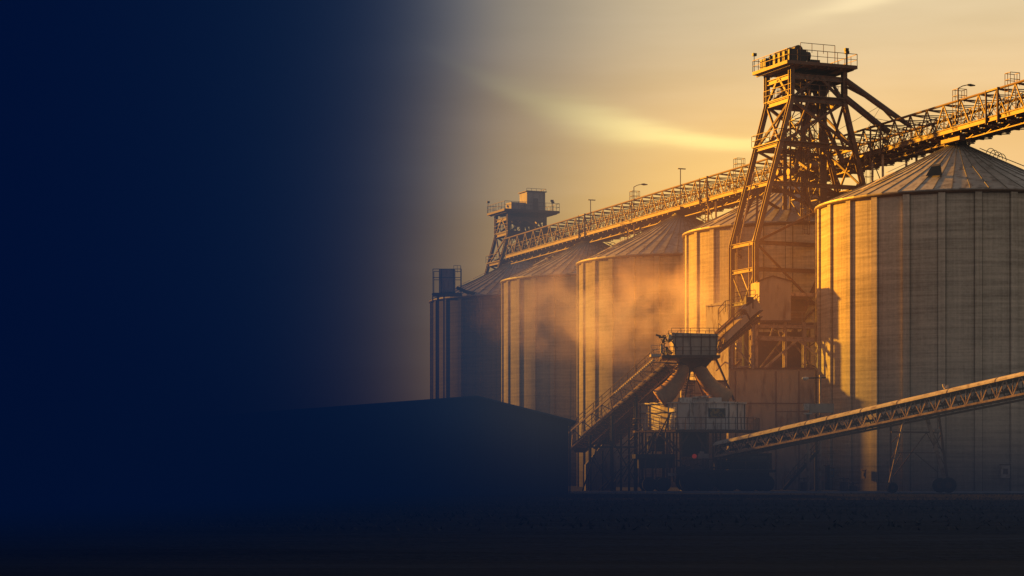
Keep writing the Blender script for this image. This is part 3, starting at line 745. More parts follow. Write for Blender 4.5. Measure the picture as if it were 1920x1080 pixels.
# steep feeder from the crusher house up to the transfer house
def truss_conv(t,a0,a1,b0,b1,depth_dir,w=1.4,n=9,mat='steel',rail=1.0,rail_dir=None,belt=True,chord=.14):
    """a0->a1 top chord, b0->b1 bottom chord (near side), far side = +depth_dir*w"""
    a0,a1,b0,b1=map(Vector,(a0,a1,b0,b1)); D=Vector(depth_dir).normalized()*w
    for k,off in enumerate((Vector((0,0,0)),D)):
        m=MB(); m.beam(a0+off,a1+off,chord); obj('top_chord',m,M[mat],t)
        m=MB(); m.beam(b0+off,b1+off,chord); obj('bottom_chord',m,M[mat],t)
        m=MB()
        for i in range(n):
            f0,f1,fm=i/n,(i+1)/n,(i+.5)/n
            m.beam(b0.lerp(b1,f0)+off,a0.lerp(a1,fm)+off,chord*.6); m.beam(a0.lerp(a1,fm)+off,b0.lerp(b1,f1)+off,chord*.6)
            m.beam(b0.lerp(b1,fm)+off,a0.lerp(a1,fm)+off,chord*.4)
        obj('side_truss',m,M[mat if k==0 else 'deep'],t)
    m=MB()
    for i in range(n*2+1):
        f=i/(n*2); m.beam(b0.lerp(b1,f),b0.lerp(b1,f)+D,chord*.7)
        if i<n*2: m.beam(b0.lerp(b1,f),b0.lerp(b1,f+.5/n)+D,chord*.4)
    obj('under_bracing',m,M['deep'],t)
    if belt:
        m=MB(); c0=a0.lerp(b0,.35)+D*.5; c1=a1.lerp(b1,.35)+D*.5
        m.beam(c0,c1,w*.7,.08); c0=a0.lerp(b0,.8)+D*.5; c1=a1.lerp(b1,.8)+D*.5; m.beam(c0,c1,w*.6,.06); obj('belt',m,M['dark'],t)
        m=MB()
        for i in range(n*3):
            f=(i+.5)/(n*3); c=a0.lerp(a1,f).lerp(b0.lerp(b1,f),.45); m.tube([c+D*.15,c+D*.85],.07,6)
        obj('idler_rollers',m,M['rust'],t)
    if rail:
        m=MB()
        for off in (Vector((0,0,0)),D): m.rail([a0+off,a1+off],rail,1.2,.05)
        obj('handrail',m,M['rust'],t)

cf=thing('feeder_conveyor','short steep feeder conveyor climbing from crusher house to transfer house','conveyor',(X_(1380,192),192,8),0)
truss_conv(cf,P(1345,640,191),P(1420,572,194),P(1343,660,191),P(1421,598,194),(.25,1,0),1.6,7,'rust',1.0)
m=MB(); m.beam(P(1352,636,191.8),P(1395,596,193.5),1.0,.6); m.beam(P(1395,588,193.7),P(1417,570,194.3),1.2,1.0); obj('cover',m,M['clad'],cf)
m=MB(); m.box(X_(1400,193),X_(1414,193),193.4,194.8,Z_(578,193),Z_(556,193)); obj('drive_box',m,M['dark'],cf)
m=MB()
m.rail([P(1347,600,192.5),P(1360,585,192.8),P(1376,582,193)],1.0,.8,.05); m.rail([P(1376,566,193),P(1416,560,193.5)],.8,.8,.05); m.rail([P(1360,636,192),P(1347,625,192)],.9,.8,.05)
m.beam(P(1343,625,191.6),P(1375,596,192.8),.5,.15); obj('stair',m,M['rust'],cf)
m=MB()
for px,y1,y2 in ((1362,650,900),(1372,640,692),(1412,605,692)):
    m.beam(P(px,y1,194.5),Vector((X_(px,194.5),194.5,max(.06,Z_(y2,194.5)) if y2>890 else Z_(y2,194.5))),.22)
m.beam(P(1366,690,194.6),P(1412,686,194.6),.12); m.beam(P(1372,640,194.6),P(1412,690,194.6),.12); m.beam(P(1395,640,194.6),P(1413,690,194.6),.06); m.beam(P(1343,695,193),P(1370,668,194.5),.1)
obj('support_frame',m,M['steel'],cf)
m=MB(); m.box(X_(1381,195),X_(1391,195),194.9,196,Z_(654,195),Z_(643,195)); m.box(X_(1369,195),X_(1372,195),194.9,196,Z_(688,195),Z_(655,195)); obj('control_box',m,M['cover'],cf)

# ------------------------------------------------------------------ crusher
Yc=186.0
x=lambda px:X_(px,Yc); z=lambda py:Z_(py,Yc)
cr=thing('mobile_crusher','large mobile crusher with twin brown chutes above a faceted pale cabin','crusher',(x(1310),Yc,.06),0)
# upper house
m=MB(); YA,YB=Yc-1.2,Yc+2.4
pts=[(x(1264),z(668)),(x(1341),z(668)),(x(1344),z(628)),(x(1257),z(625))]
vs=[(p[0],YA,p[1]) for p in pts]+[(p[0],YB,p[1]) for p in pts]
m.add(vs,[(0,1,2,3),(7,6,5,4),(0,4,5,1),(1,5,6,2),(2,6,7,3),(3,7,4,0)])
uh=obj('hopper_house',m,M['clad'],cr)
m=MB()
for px in (1264,1278,1292,1312,1328,1340): m.box(x(px),x(px)+.07,YA-.05,YA-.003,z(666),z(628))
m.box(x(1257),x(1345),YA-.1,YA-.051,z(634),z(632)); obj('panel_trim',m,M['rust'],uh)
m=MB(); m.box(x(1240),x(1346),YA-.9,YB+.6,z(673),z(668)-.003); deckp=obj('platform',m,M['rust'],cr)
m=MB(); m.rail([(x(1242),YA-.85,z(668)),(x(1344),YA-.85,z(668))],.7,.8,.05); m.rail([(x(1257),YA,z(626)),(x(1345),YA,z(626))],.42,.75,.045,mid=False); m.rail([(x(1257),YB,z(626)),(x(1345),YB,z(626))],.42,.75,.045,mid=False); obj('handrail',m,M['rust'],deckp)
m=MB(); rk=random.Random(21)
for k in range(34):
    p=Vector((rk.uniform(x(1238),x(1262)),rk.uniform(YA-.6,YA+1),rk.uniform(z(666),z(630)))); d=Vector((rk.uniform(-1,1),rk.uniform(-1,1),rk.uniform(-1,1)))*rk.uniform(.15,.5); m.beam(p,p+d,rk.choice([.06,.1,.16]))
m.tube([(x(1233),YA-.3,z(635)),(x(1243),YA-.3,z(634))],.08,6); m.tube([(x(1243),YA-.3,z(636)),(x(1243),YA-.3,z(668))],.05,6); m.beam((x(1256),YA-.2,z(640)),(x(1268),YA-.2,z(655)),.1)
obj('drive_gear',m,M['dark'],cr)
m=MB(); m.box(x(1250),x(1256),YA-.9,YA-.2,z(638),z(630)); m.box(x(1236),x(1240),YA-.9,YA-.1,z(664),z(650)); obj('motor_guard',m,M['cover'],cr)
m=MB(); m.box(x(1218),x(1236),YA-.8,YA+1.4,z(671),z(666)); m.rail([(x(1218),YA-.75,z(666)),(x(1236),YA-.75,z(666))],.75,.4,.045); obj('landing',m,M['cover'],cr)
# funnel below the house
m=MB(); c4=[(x(1270),YA,z(673.2)),(x(1336),YA,z(673.2)),(x(1336),YB,z(673.2)),(x(1270),YB,z(673.2))]; d4=[(x(1288),Yc-.3,z(696)),(x(1318),Yc-.3,z(696)),(x(1318),Yc+1.2,z(696)),(x(1288),Yc+1.2,z(696))]
m.add(c4+d4,[(0,1,2,3),(7,6,5,4),(0,4,5,1),(1,5,6,2),(2,6,7,3),(3,7,4,0)]); obj('funnel',m,M['deep'],cr)
# chutes
def bez(p,n=14):
    out=[]
    for i in range(n+1):
        t_=i/n; a=[Vector(q) for q in p]
        while len(a)>1: a=[a[j].lerp(a[j+1],t_) for j in range(len(a)-1)]
        out.append(a[0])
    return out
for pts,rr in ((((x(1283),Yc-.2,z(682)),(x(1276),Yc,z(708)),(x(1260),Yc,z(732)),(x(1236),Yc,z(749))),(.55,.95)),
               (((x(1310),Yc-.2,z(686)),(x(1320),Yc,z(712)),(x(1336),Yc,z(734)),(x(1366),Yc,z(750))),(.55,.9))):
    c=bez(pts,20); m=MB(); m.tube(c,[rr[0]+(rr[1]-rr[0])*(i/20)**1.1+.02*(i%2) for i in range(21)],20); obj('chute',m,M['canvas'],cr,smooth=True)
m=MB()
for k in range(16):
    f=k/15; p=Vector((x(1296),Yc+.6,z(690))).lerp(Vector((x(1283),Yc+.6,z(752))),f); m.beam(p-Vector((.4*rk.random(),0,0)),p+Vector((.6,.1,.2*rk.uniform(-1,1))),.06)
m.beam((x(1296),Yc+.6,z(690)),(x(1283),Yc+.6,z(756)),.16); m.beam((x(1300),Yc+.6,z(690)),(x(1325),Yc+.6,z(756)),.16); m.beam((x(1296),Yc+1.2,z(690)),(x(1240),Yc+1.2,z(756)),.14); m.beam((x(1345),Yc+1.2,z(672)),(x(1380),Yc+1.6,z(750)),.16)
m.ladder((x(1298),Yc-.3,z(752)),(x(1296),Yc-.2,z(694)),.4,t=.05)
obj('inner_frame',m,M['rust'],cr)
# cabin
zc0,zc1=z(806),z(757)
poly=[(x(1202),Yc+3.2),(x(1203),Yc+2.6),(x(1267),Yc-1.7),(x(1292),Yc-1.75),(x(1294),Yc-1.2),(x(1319),Yc-2.1),(x(1364),Yc-1.9),(x(1399),Yc+.4),(x(1399),Yc+2.6)]
m=MB(); m.prism(poly,zc0,zc1); cab=obj('cabin',m,M['white'],cr)
m=MB(); m.prism([(a+( -.12 if a<x(1300) else .12),b-.12) for a,b in poly],zc1+.003,zc1+.12)
m.box(x(1272),x(1350),Yc-1.4,Yc+.5,zc1+.12,zc1+.5); m.beam((x(1296),Yc-1.5,zc1+.5),(x(1330),Yc-1.7,zc1+.62),.5,.1); obj('cabin_roof',m,M['white'],cab)
def on_face(p,q,f,off=.03):
    p=Vector((p[0],p[1],0)); q=Vector((q[0],q[1],0)); d=(q-p).normalized(); nn=Vector((d.y,-d.x,0)); return p.lerp(q,f)+nn*off
def panel(p,q,f0,f1,za,zb,mat,name,par,th=.05,off=.004):
    a=on_face(p,q,f0,off); b=on_face(p,q,f1,off); c=on_face(p,q,f1,off+th); d=on_face(p,q,f0,off+th)
    m=MB(); m.prism([(d.x,d.y),(c.x,c.y),(b.x,b.y),(a.x,a.y)],za,zb); return obj(name,m,M[mat],par)
panel(poly[1],poly[2],.57,.76,z(806),z(758),'clad','side_door',cab,.05)
panel(poly[1],poly[2],.80,.98,z(802),z(775),'white','door',cab,.04)
panel(poly[5],poly[6],.12,.82,z(785),z(767),'dark','window_frame',cab,.05)
wf=panel(poly[5],poly[6],.17,.77,z(783.5),z(768.5),'glass','window',cab,.02,.06)
for a,b,f in ((1,2,.0),(1,2,.24),(2,3,.0),(2,3,.9),(5,6,.0),(5,6,.95),(6,7,.45),(6,7,.9)):
    panel(poly[a],poly[b],f,f+.03,z(805),z(758),'rust','corner_post',cab,.06,.006)
panel(poly[1],poly[2],.0,.98,z(774.5),z(773),'rust','rail_strip',cab,.03,.065)
m=MB(); 
pf=[(x(1190),Yc+2.8),(x(1190),Yc-.2),(x(1262),Yc-3.0),(x(1372),Yc-3.2),(x(1422),Yc-.6),(x(1422),Yc+2.8)]
m.prism(pf,z(811),z(807)); cp_=obj('platform',m,M['rust'],cr)
m=MB(); m.rail([(a,b,z(807)) for a,b in pf[:6]],1.05,.9,.05); obj('handrail',m,M['rust'],cp_)
m=MB(); m.beam((x(1242),Yc-2.9,z(812)),(x(1252),Yc-2.9,z(776)),.14); m.beam((x(1228),Yc-2.9,z(776)),(x(1254),Yc-2.9,z(776)),.1,.08); m.beam((x(1236),Yc-2.9,z(811)),(x(1255),Yc-2.9,z(850)),.14); m.beam((x(1214),Yc-2.9,z(850)),(x(1250),Yc-2.9,z(780)),.12)
obj('davit',m,M['rust'],cr)
# legs and lower works
m=MB()
for px,w in ((1196,.14),(1207,.14),(1226,.12),(1247,.24),(1259,.16),(1272,.14),(1322,.18),(1332,.1),(1346,.12)):
    for y in (Yc-2.4,Yc+2): m.beam((x(px),y,.9),(x(px),y,z(811)),w)
for a,b,c,d in ((1226,812,1212,850),(1288,812,1272,838),(1232,812,1262,846),(1196,850,1226,812),(1322,850,1300,812),(1272,850,1246,818)): m.beam((x(a),Yc-2.45,z(b)),(x(c),Yc-2.45,z(d)),.14)
m.ladder((x(1264),Yc-2.6,z(852)),(x(1264),Yc-2.6,z(811)),.5); m.ladder((x(1338),Yc-2.6,z(860)),(x(1338),Yc-2.6,z(811)),.6,t=.06)
obj('frame_legs',m,M['rust'],cr)
m=MB(); m.box(x(1277),x(1322),Yc-1.6,Yc+2,z(856),z(812)); m.box(x(1215),x(1245),Yc-.5,Yc+2,z(846),z(818)); obj('crushing_chamber',m,M['dark'],cr)
m=MB(); m.box(x(1188),x(1262),Yc-2.8,Yc+2.6,z(860),z(852)); m.box(x(1195),x(1262),Yc-2.2,Yc+2.4,z(878),z(860)-.003)
m.box(x(1270),x(1446),Yc-3.2,Yc+2.8,z(886),z(881)); m.box(x(1300),x(1440),Yc-1,Yc+2.4,z(900),z(886)-.003); m.beam((x(1278),Yc-3.4,z(884)),(x(1322),Yc-3.4,z(879)),.14)
obj('chassis',m,M['dark'],cr)
m=MB(); m.rail([(x(1190),Yc-2.75,z(852)),(x(1262),Yc-2.75,z(852))],.8,.8,.045)
for k in range(22): 
    p=x(1281)+(x(1336)-x(1281))*k/21; m.beam((p,Yc-3.15,z(881)),(p,Yc-3.15,z(863)),.045)
m.beam((x(1281),Yc-3.15,z(863)),(x(1336),Yc-3.15,z(861)),.09); m.rail([(x(1344),Yc-3.15,z(881)),(x(1438),Yc-3.15,z(881))],1.4,1.1,.05); m.beam((x(1336),Yc-3.15,z(882)),(x(1336),Yc-3.15,z(857)),.18)
m.rail([(x(1310),Yc-3,z(848)),(x(1322),Yc-3,z(848))],.75,.5,.05)
obj('lower_handrail',m,M['rust'],cr)
m=MB(); m.prism([(x(1368),Yc-2),(x(1436),Yc-2),(x(1446),Yc-.5),(x(1446),Yc+2.4),(x(1368),Yc+2.4)],z(880.5),z(850)); m.tube([(x(1372),Yc-2.2,z(866)),(x(1432),Yc-2.2,z(866))],.5,12); m.box(x(1340),x(1368)-.01,Yc-1,Yc+2,z(880.5),z(862)); obj('engine_housing',m,M['dark'],cr)
m=MB(); m.box(x(1303),x(1323),Yc-3.1,Yc-2.4,z(860),z(851)); m.box(x(1306),x(1314),Yc-3.1,Yc-2.5,z(850.9),z(847)); m.box(x(1248),x(1270),Yc-2.9,Yc-2.6,z(892),z(887)); obj('toolbox',m,M['cover'],cr)
m=MB(); m.tube([(x(1296),Yc-3.2,z(858)),(x(1296),Yc-3.2,z(853))],.12,10); m.tube([(x(1296),Yc-3.4,z(856)),(x(1296),Yc-3.19,z(856))],.2,10); obj('warning_light',m,M['red'],cr)
m=MB()
for k in range(30):
    p=Vector((rk.uniform(x(1262),x(1345)),Yc-rk.uniform(2.4,3.3),rk.uniform(z(905),z(862)))); d=Vector((rk.uniform(-1,1),0,rk.uniform(-.5,.5)))*rk.uniform(.2,.9); m.beam(p,p+d,rk.choice([.05,.08,.14]))
m.wheel((x(1272),Yc-3.3,z(884)),.45,.3); m.beam((x(1318),Yc-3.3,z(880)),(x(1335),Yc-3.3,z(896)),.12)
obj('hydraulics',m,M['dark'],cr)
for i,(px,r) in enumerate(((1214,.62),(1240,.62),(1288,.85),(1318,.9),(1362,.9),(1400,.9),(1430,.7))):
    for yy in (Yc-2.6,Yc+2.2):
        m=MB(); m.wheel((x(px),yy,.06+r),r,.6); wl_=obj('wheel',m,M['rubber'],cr)
        m=MB(); m.wheel((x(px),yy,.06+r),r*.45,.64,n=14); obj('rim',m,M['dark'],wl_)

# left conveyors of the crusher
lc=thing('loading_conveyor','long inclined truss conveyor with stair rail descending left from the crusher house','conveyor',(x(1150),Yc-.5,.06),0)
truss_conv(lc,P(1226,672,184.5),P(1066,812,191.5),P(1248,680,184.5),P(1072,838,191.5),(.7,.7,0),2.0,9,'steel',.75,belt=False,chord=.13)
m=MB(); m.beam(P(1246,690,186.6),P(1074,842,193.6),.8,.12); obj('belt',m,M['dark'],lc)
m=MB()
for k in range(22):
    f=k/44; p=P(1222,676,184.3).lerp(P(1080,800,190.6),f); m.beam(p,p+Vector((.28,.1,.02)),.12,.1)
obj('idler_guards',m,M['cover'],lc)
m=MB()
for px,top in ((1107,808),(1147,772),(1190,735)):
    for yy in (0,2): m.beam((X_(px,189),189+yy-(px-1107)*.03,.06),(X_(px,189),189+yy-(px-1107)*.03,Z_(top+8,189)),.2)
m.beam((X_(1107,184.5),184.6,3),(X_(1147,184.5),184.6,.5),.12); m.beam((X_(1147,184.5),184.6,4),(X_(1107,184.5),184.6,.6),.12); m.beam((X_(1100,184.5),184.6,3.9),(X_(1192,184.5),184.6,3.9),.14); m.beam((X_(1147,184.5),184.6,4.6),(X_(1190,184.5),184.6,1),.12)
m.beam((X_(1092,184.5),184.6,.1),(X_(1125,184.5),184.6,4.6),.12); m.beam((X_(1150,184.5),184.6,.1),(X_(1112,184.5),184.6,3.2),.1)
obj('support_frame',m,M['dark'],lc)
l2=thing('return_conveyor','darker second inclined conveyor running just below and behind the long one, left of the cabin','conveyor',(x(1180),Yc+2,.06),0)
truss_conv(l2,P(1280,690,189.5),P(1118,832,195),P(1284,712,189.5),P(1124,858,195),(.1,1,0),2.2,11,'rust',.9,chord=.14)
m=MB(); m.beam(P(1262,692,190.5),P(1084,842,196),1.8,.8); obj('belt_housing',m,M['dark'],l2)
m=MB()
for px,top in ((1130,845),(1165,815),(1205,780),(1180,800)):
    m.beam((X_(px,189.5),190,.06),(X_(px,189.5),190,Z_(top,189.5)),.18)
for k in range(7): a=1122+k*12; m.beam((X_(a,189),189,.06+k*.2),(X_(a+34,189),189.2,1.8+k*.5),.09)
obj('support_frame',m,M['dark'],l2)
m=MB()
m.rail([P(1184,822,190.4),P(1254,742,190.8)],.8,.8,.05); m.beam(P(1178,830,190.4),P(1252,750,190.8),.5,.12)
for k in range(14):
    p=P(1184,826,190.4).lerp(P(1254,746,190.8),k/13); m.beam(p,p+Vector((.4,0,.0)),.05)
m.beam(P(1150,850,185.9),P(1205,800,185.9),.1); m.beam(P(1158,858,185.9),P(1210,808,185.9),.1); m.beam(P(1165,866,185.9),P(1205,828,185.9),.1)
st=obj('access_stair',m,M['rust'],cr)
m=MB(); m.prism([(X_(1098,191),191),(X_(1155,191),191),(X_(1155,191),194),(X_(1098,191),194)],.06,2.4)
m.add([(X_(1098,191),191,2.4),(X_(1155,191),191,2.4),(X_(1155,191),194,2.4),(X_(1098,191),194,2.4),(X_(1130,191),191.4,4.2),(X_(1150,191),191.4,4.2),(X_(1150,191),193.6,4.2),(X_(1130,191),193.6,4.2)],[(4,5,6,7),(0,1,5,4),(1,2,6,5),(2,3,7,6),(3,0,4,7)])
o=obj('storage_bin',m,M['clad']); props(o,'squat grey bin with sloping top under the long loading conveyor','bin')

# ------------------------------------------------------------------ front right conveyor
fc=thing('portable_conveyor','long portable conveyor with rounded pale cover, in front of the nearest silo','conveyor',(30,175,.06),0)
T0,T1=P(1338,829,182),P(1990,679,160); Bt0,Bt1=P(1340,856,182),P(1990,724,160)
D=Vector((.68,.73,0)).normalized()
def FC(f,h,d=0): 
    a=T0.lerp(T1,f); b=Bt0.lerp(Bt1,f); return b+(a-b)*h+D*d
nn=24
for d in (0,1.5):
    m=MB(); m.beam(FC(0,0,d),FC(1,0,d),.13,.16); obj('bottom_chord',m,M['steel'],fc)
    m=MB()
    for i in range(nn):
        f0,f1=i/nn,(i+1)/nn; fm=(f0+f1)/2
        m.beam(FC(f0,0,d),FC(fm,.82,d),.09); m.beam(FC(fm,.82,d),FC(f1,0,d),.09); m.beam(FC(f1,0,d),FC(f1,.82,d),.06)
    obj('side_truss',m,M['steel' if d==0 else 'rust'],fc)
    m=MB(); m.beam(FC(0,.78,d),FC(1,.78,d),.12); obj('top_chord',m,M['steel'],fc)
m=MB()
for i in range(nn*2):
    f0,f1=i/(nn*2),(i+1)/(nn*2); m.beam(FC(f0,-.06,0),FC(f1,-.06,1.5),.06); m.beam(FC(f0,-.06,1.5),FC(f0,-.06,0),.07)
m.beam(FC(0,-.2,.75),FC(1,-.2,.75),.3,.14)
obj('under_bracing',m,M['deep'],fc)
m=MB(); m.beam(FC(0,.30,.85),FC(1,.30,.85),.9,.06); m.beam(FC(0,.72,.85),FC(1,.72,.85),1.1,.1); obj('belt',m,M['dark'],fc)
m=MB(); 
for i in range(36):
    f=(i+.5)/36; m.tube([FC(f,.36,.25),FC(f,.36,1.35)],.05,6); 
    if i%3==0: m.beam(FC(f,.3,.2),FC(f+.012,.5,.2),.1)
obj('idler_rollers',m,M['rust'],fc)
segs=[0,.055,.14,.215,.36,.44,.60,.78,.93,1.0]; segs=[0,.115,.21,.29,.355,.455,.56,.70,.83,1.0]
for a,b in zip(segs,segs[1:]):
    m=MB(); a_=a+.0012; b_=b-.0012; ring=[]
    n_=8; vs=[]; 
    for f in (a_,b_):
        c=FC(f,.86,.75); hgt=.42
        for j in range(n_+1):
            t_=math.pi*j/n_; vs.append(c-D*.92*math.cos(t_)+UP*(hgt*math.sin(t_)-.14))
    fs=[(j,j+1,n_+2+j,n_+1+j) for j in range(n_)]+[tuple(range(n_,-1,-1)),tuple(range(n_+1,2*n_+2)),(0,n_+1,2*n_+1,n_)]
    m.add(vs,fs); obj('cover',m,M['cover'],fc)
for f in segs[1:-1]:
    m=MB(); c=FC(f,.86,.75)
    vs=[]
    for df in (-.0011,.0011):
        for j in range(9):
            t_=math.pi*j/8; vs.append(FC(f+df,.86,.75)-D*.94*math.cos(t_)+UP*(.45*math.sin(t_)-.15))
    m.add(vs,[(j,j+1,10+j,9+j) for j in range(8)]); obj('cover_band',m,M['rust'],fc)
m=MB(); q=FC(.683,1.1,.4); m.beam(q,q+Vector((.35,0,.12)),.25,.2); m.tube([q+Vector((0,0,.05)),q+Vector((-.05,0,.3))],.09,8); obj('sensor',m,M['cover'],fc)
m=MB(); m.box(X_(1732,168.6),X_(1738,168.6),168.2,168.6,Z_(764,168.6),Z_(750,168.6)); obj('switch_box',m,M['clad'],fc)
Yl=169.5
def leg(pts,w,name='support_leg',mat='steel'):
    m=MB()
    for a,b in zip(pts,pts[1:]): m.beam(a,b,w)
    obj(name,m,M[mat],fc)
leg([P(1696,782,Yl),P(1668,905,Yl)],.15); leg([P(1670,790,Yl+2),P(1670,905,Yl+2)],.14,mat='rust')
leg([P(1737,780,Yl),P(1772,900,Yl)],.26); leg([P(1760,776,Yl+2),P(1776,900,Yl+2)],.18,mat='rust')
m=MB()
m.beam(P(1671,810,Yl+.1),P(1760,811,Yl+.1),.13)
for a,b,c,d in ((1737,811,1676,893),(1737,811,1770,870),(1683,849,1762,849),(1715,849,1758,885),(1672,830,1690,812),(1672,860,1682,840),(1744,800,1768,850),(1766,812,1750,840),(1674,880,1690,850),(1748,830,1770,846)): m.beam(P(a,b,Yl+.1),P(c,d,Yl+.1),.07)
obj('leg_bracing',m,M['rust'],fc)
m=MB(); m.box(X_(1752,Yl),X_(1762,Yl),Yl-.1,Yl+.4,Z_(811,Yl),Z_(805,Yl)); obj('junction_box',m,M['cover'],fc)
for px,r,yy in ((1777,.62,Yl-.3),(1770,.6,Yl+1.6),(1673,.42,Yl-.2),(1678,.42,Yl+1.6)):
    m=MB(); m.wheel((X_(px,Yl),yy,.08+r-.02),r,.42,axis=(.15,1,0)); w_=obj('wheel',m,M['rubber'],fc)
    m=MB(); m.wheel((X_(px,Yl),yy,.08+r-.02),r*.45,.46,axis=(.15,1,0),n=12); obj('rim',m,M['rust'],w_)

# ------------------------------------------------------------------ yard items
Yy=186.2
lp=thing('yard_lamp_post','tall yard lamp post with short left arm at the left edge of the nearest silo','lamp post',(X_(1538,184),184,.06),0)
m=MB(); m.tube([(X_(1538,184),184,.06),(X_(1538,184),184,Z_(703,184))],.1,8); obj('pole',m,M['steel'],lp)
m=MB(); m.tube([(X_(1549,184),184,Z_(708,184)),(X_(1514,184),184,Z_(709,184))],.055,6); obj('arm',m,M['dark'],lp)
m=MB(); m.tube([(X_(1516,184),184,Z_(709,184)),(X_(1511,184),184,Z_(710,184)),(X_(1504,184),184,Z_(709.5,184))],[.08,.17,.1],8); obj('lamp_head',m,M['lampglass'],lp)
cbx=thing('raised_control_cabinet','grey control cabinet raised on a single post beside the lamp post','cabinet',(X_(1515,183),183,.06),0)
m=MB(); m.tube([(X_(1515,183),183,.06),(X_(1515,183),183,Z_(776,183))],.14,8); obj('post',m,M['steel'],cbx)
m=MB(); m.box(X_(1517,183),X_(1562,183),182.5,183.6,Z_(774,183),Z_(757,183)); obj('cabinet_body',m,M['clad'],cbx)
m=MB(); m.box(X_(1506,183),X_(1516,183),182.4,183.3,Z_(769,183),Z_(757,183)); m.box(X_(1506,183),X_(1521,183),182.4,183.3,Z_(777,183),Z_(774.5,183)); obj('bracket_box',m,M['cover'],cbx)
def silo_pt(px,off):           # a point just off the nearest silo's wall
    X0,Y0,R0=SP[0]; t_=(px-960)/F
    a=1+t_*t_; b=-2*(t_*X0+Y0); c=X0*X0+Y0*Y0-(R0+off)**2; Y=(-b-math.sqrt(max(0,b*b-4*a*c)))/(2*a); return Vector((t_*Y,Y,0)),Y
def wallbox(name,label,cat,px,py0,py1,w,mat,depth=.35,group=None,parts=None,post=False):
    p,Y=silo_pt(px,.36); z0=max(.06,Z_(py1,Y)); z1=Z_(py0,Y)
    c=Vector((SP[0][0],SP[0][1],0)); n_=(p-c).normalized(); e=Vector((-n_.y,n_.x,0))
    t=thing(name,label,cat,(p.x,p.y,z0),math.atan2(e.y,e.x),group)
    m=MB(); m.prism([tuple(q)[:2] for q in (p-e*w/2,p+e*w/2,p+e*w/2+n_*depth,p-e*w/2+n_*depth)][::1],z0,z1); obj(parts or 'body',m,M[mat],t)
    f=MB(); k=n_*(depth+.02); f.prism([tuple(q)[:2] for q in (p-e*w*.28+n_*(depth+.003),p+e*w*.28+n_*(depth+.003),p+e*w*.28+n_*(depth+.04),p-e*w*.28+n_*(depth+.04))],z0+(z1-z0)*.3,z0+(z1-z0)*.72); obj('front_plate',f,M['deep' if mat!='dark' else 'rust'],t)
    h=MB(); h.beam(p+n_*depth*.7-e*(w/2+.1)+UP*(z1+.04),p+n_*depth*.7+e*(w/2+.1)+UP*(z1+.04),.3,.08); obj('hood',h,M['rust'],t)
    return t
wallbox('meter_box','yellowish meter box mounted on the nearest silo wall at far right','meter box',1883,872,896,.75,'cover')
wallbox('steel_door','dark narrow steel door at the foot of the nearest silo, close to its left edge','door',1551,874,918,.5,'dark',.08)
wallbox('notice_board','blue-grey board beside the dark steel door at the silo foot','board',1562,878,895,.5,'tinroof',.08)
wallbox('wall_heater','small dark upright box low on the silo between the two lit ribs','box',1621,882,897,.35,'deep',.2)
for i,(px,h,lab) in enumerate(((1582,.9,'squat dark pump unit on the yard beside the silo door'),(1600,.5,'low dark valve block on the yard right of the pump unit'),(1508,.9,'dark drum shaped tank below the raised control cabinet'))):
    t=thing('pump_unit' if i==0 else ('valve_block' if i==1 else 'drum'),lab,'equipment',(X_(px,184.5),184.5,.06))
    c=Vector((X_(px,184.5),184.5,.06))
    m=MB(); m.tube([c,c+UP*h*.1,c+UP*h*.9,c+UP*h],[.3,.36,.36,.25],14); obj('body',m,M['deep'],t)
    m=MB(); m.tube([c+UP*h,c+UP*(h+.3)],.08,8); m.beam(c+UP*(h+.2)-Vector((.4,0,0)),c+UP*(h+.2)+Vector((.5,0,0)),.09); m.beam(c+Vector((-.5,0,.1)),c+Vector((.5,0,.1)),.7,.08); obj('pipework',m,M['rust'],t)
sr=thing('steel_stair','dark steel stair rising right against the process building wall','stair',(X_(1505,190),190,.06))
m=MB(); m.beam((X_(1470,190),190,.2),(X_(1535,190),190.5,3.6),.12,.3); m.rail([(X_(1470,190),190,.2),(X_(1535,190),190.5,3.6)],.9,1.0,.05); obj('stringer',m,M['dark'],sr)
m=MB()
for k in range(14):
    p=Vector((X_(1470,190),190.06,.2)).lerp(Vector((X_(1535,190),190.56,3.6)),k/13); m.beam(p,p+Vector((0,.9,0)),.3,.05)
obj('tread',m,M['dark'],sr)
m=MB(); m.beam((X_(1535,190)-.1,190.6,.06),(X_(1535,190)-.1,190.6,3.6),.12); m.beam((X_(1535,190)-.1,191.4,.06),(X_(1535,190)-.1,191.4,3.6),.12); obj('post',m,M['dark'],sr)

# ------------------------------------------------------------------ added fade and glow volumes, plume
def voltree(name):
    m=bpy.data.materials.new(name); m.use_nodes=True; nt=m.node_tree; nt.nodes.clear()
    out=nt.nodes.new('ShaderNodeOutputMaterial'); return m,nt,nt.nodes,nt.links,out
def ramp(N,L,src,lo,hi,pts,interp='LINEAR'):
    mr=N.new('ShaderNodeMapRange'); mr.inputs['From Min'].default_value=lo; mr.inputs['From Max'].default_value=hi; L.new(src,mr.inputs['Value'])
    fc_=N.new('ShaderNodeFloatCurve'); c=fc_.mapping.curves[0]; fc_.mapping.use_clip=False
    p0=c.points[0]; p1=c.points[1]
    p0.location=((pts[0][0]-lo)/(hi-lo),pts[0][1]); p1.location=((pts[-1][0]-lo)/(hi-lo),pts[-1][1])
    for a,b in pts[1:-1]: c.points.new((a-lo)/(hi-lo),b)
    fc_.mapping.update(); L.new(mr.outputs[0],fc_.inputs['Value']); return fc_.outputs[0]
def mth(N,L,op,a,b=None,clamp=False):
    q=N.new('ShaderNodeMath'); q.operation=op; q.use_clamp=clamp
    for i,v in enumerate((a,b)):
        if v is None: continue
        if isinstance(v,(int,float)): q.inputs[i].default_value=v
        else: L.new(v,q.inputs[i])
    return q.outputs[0]
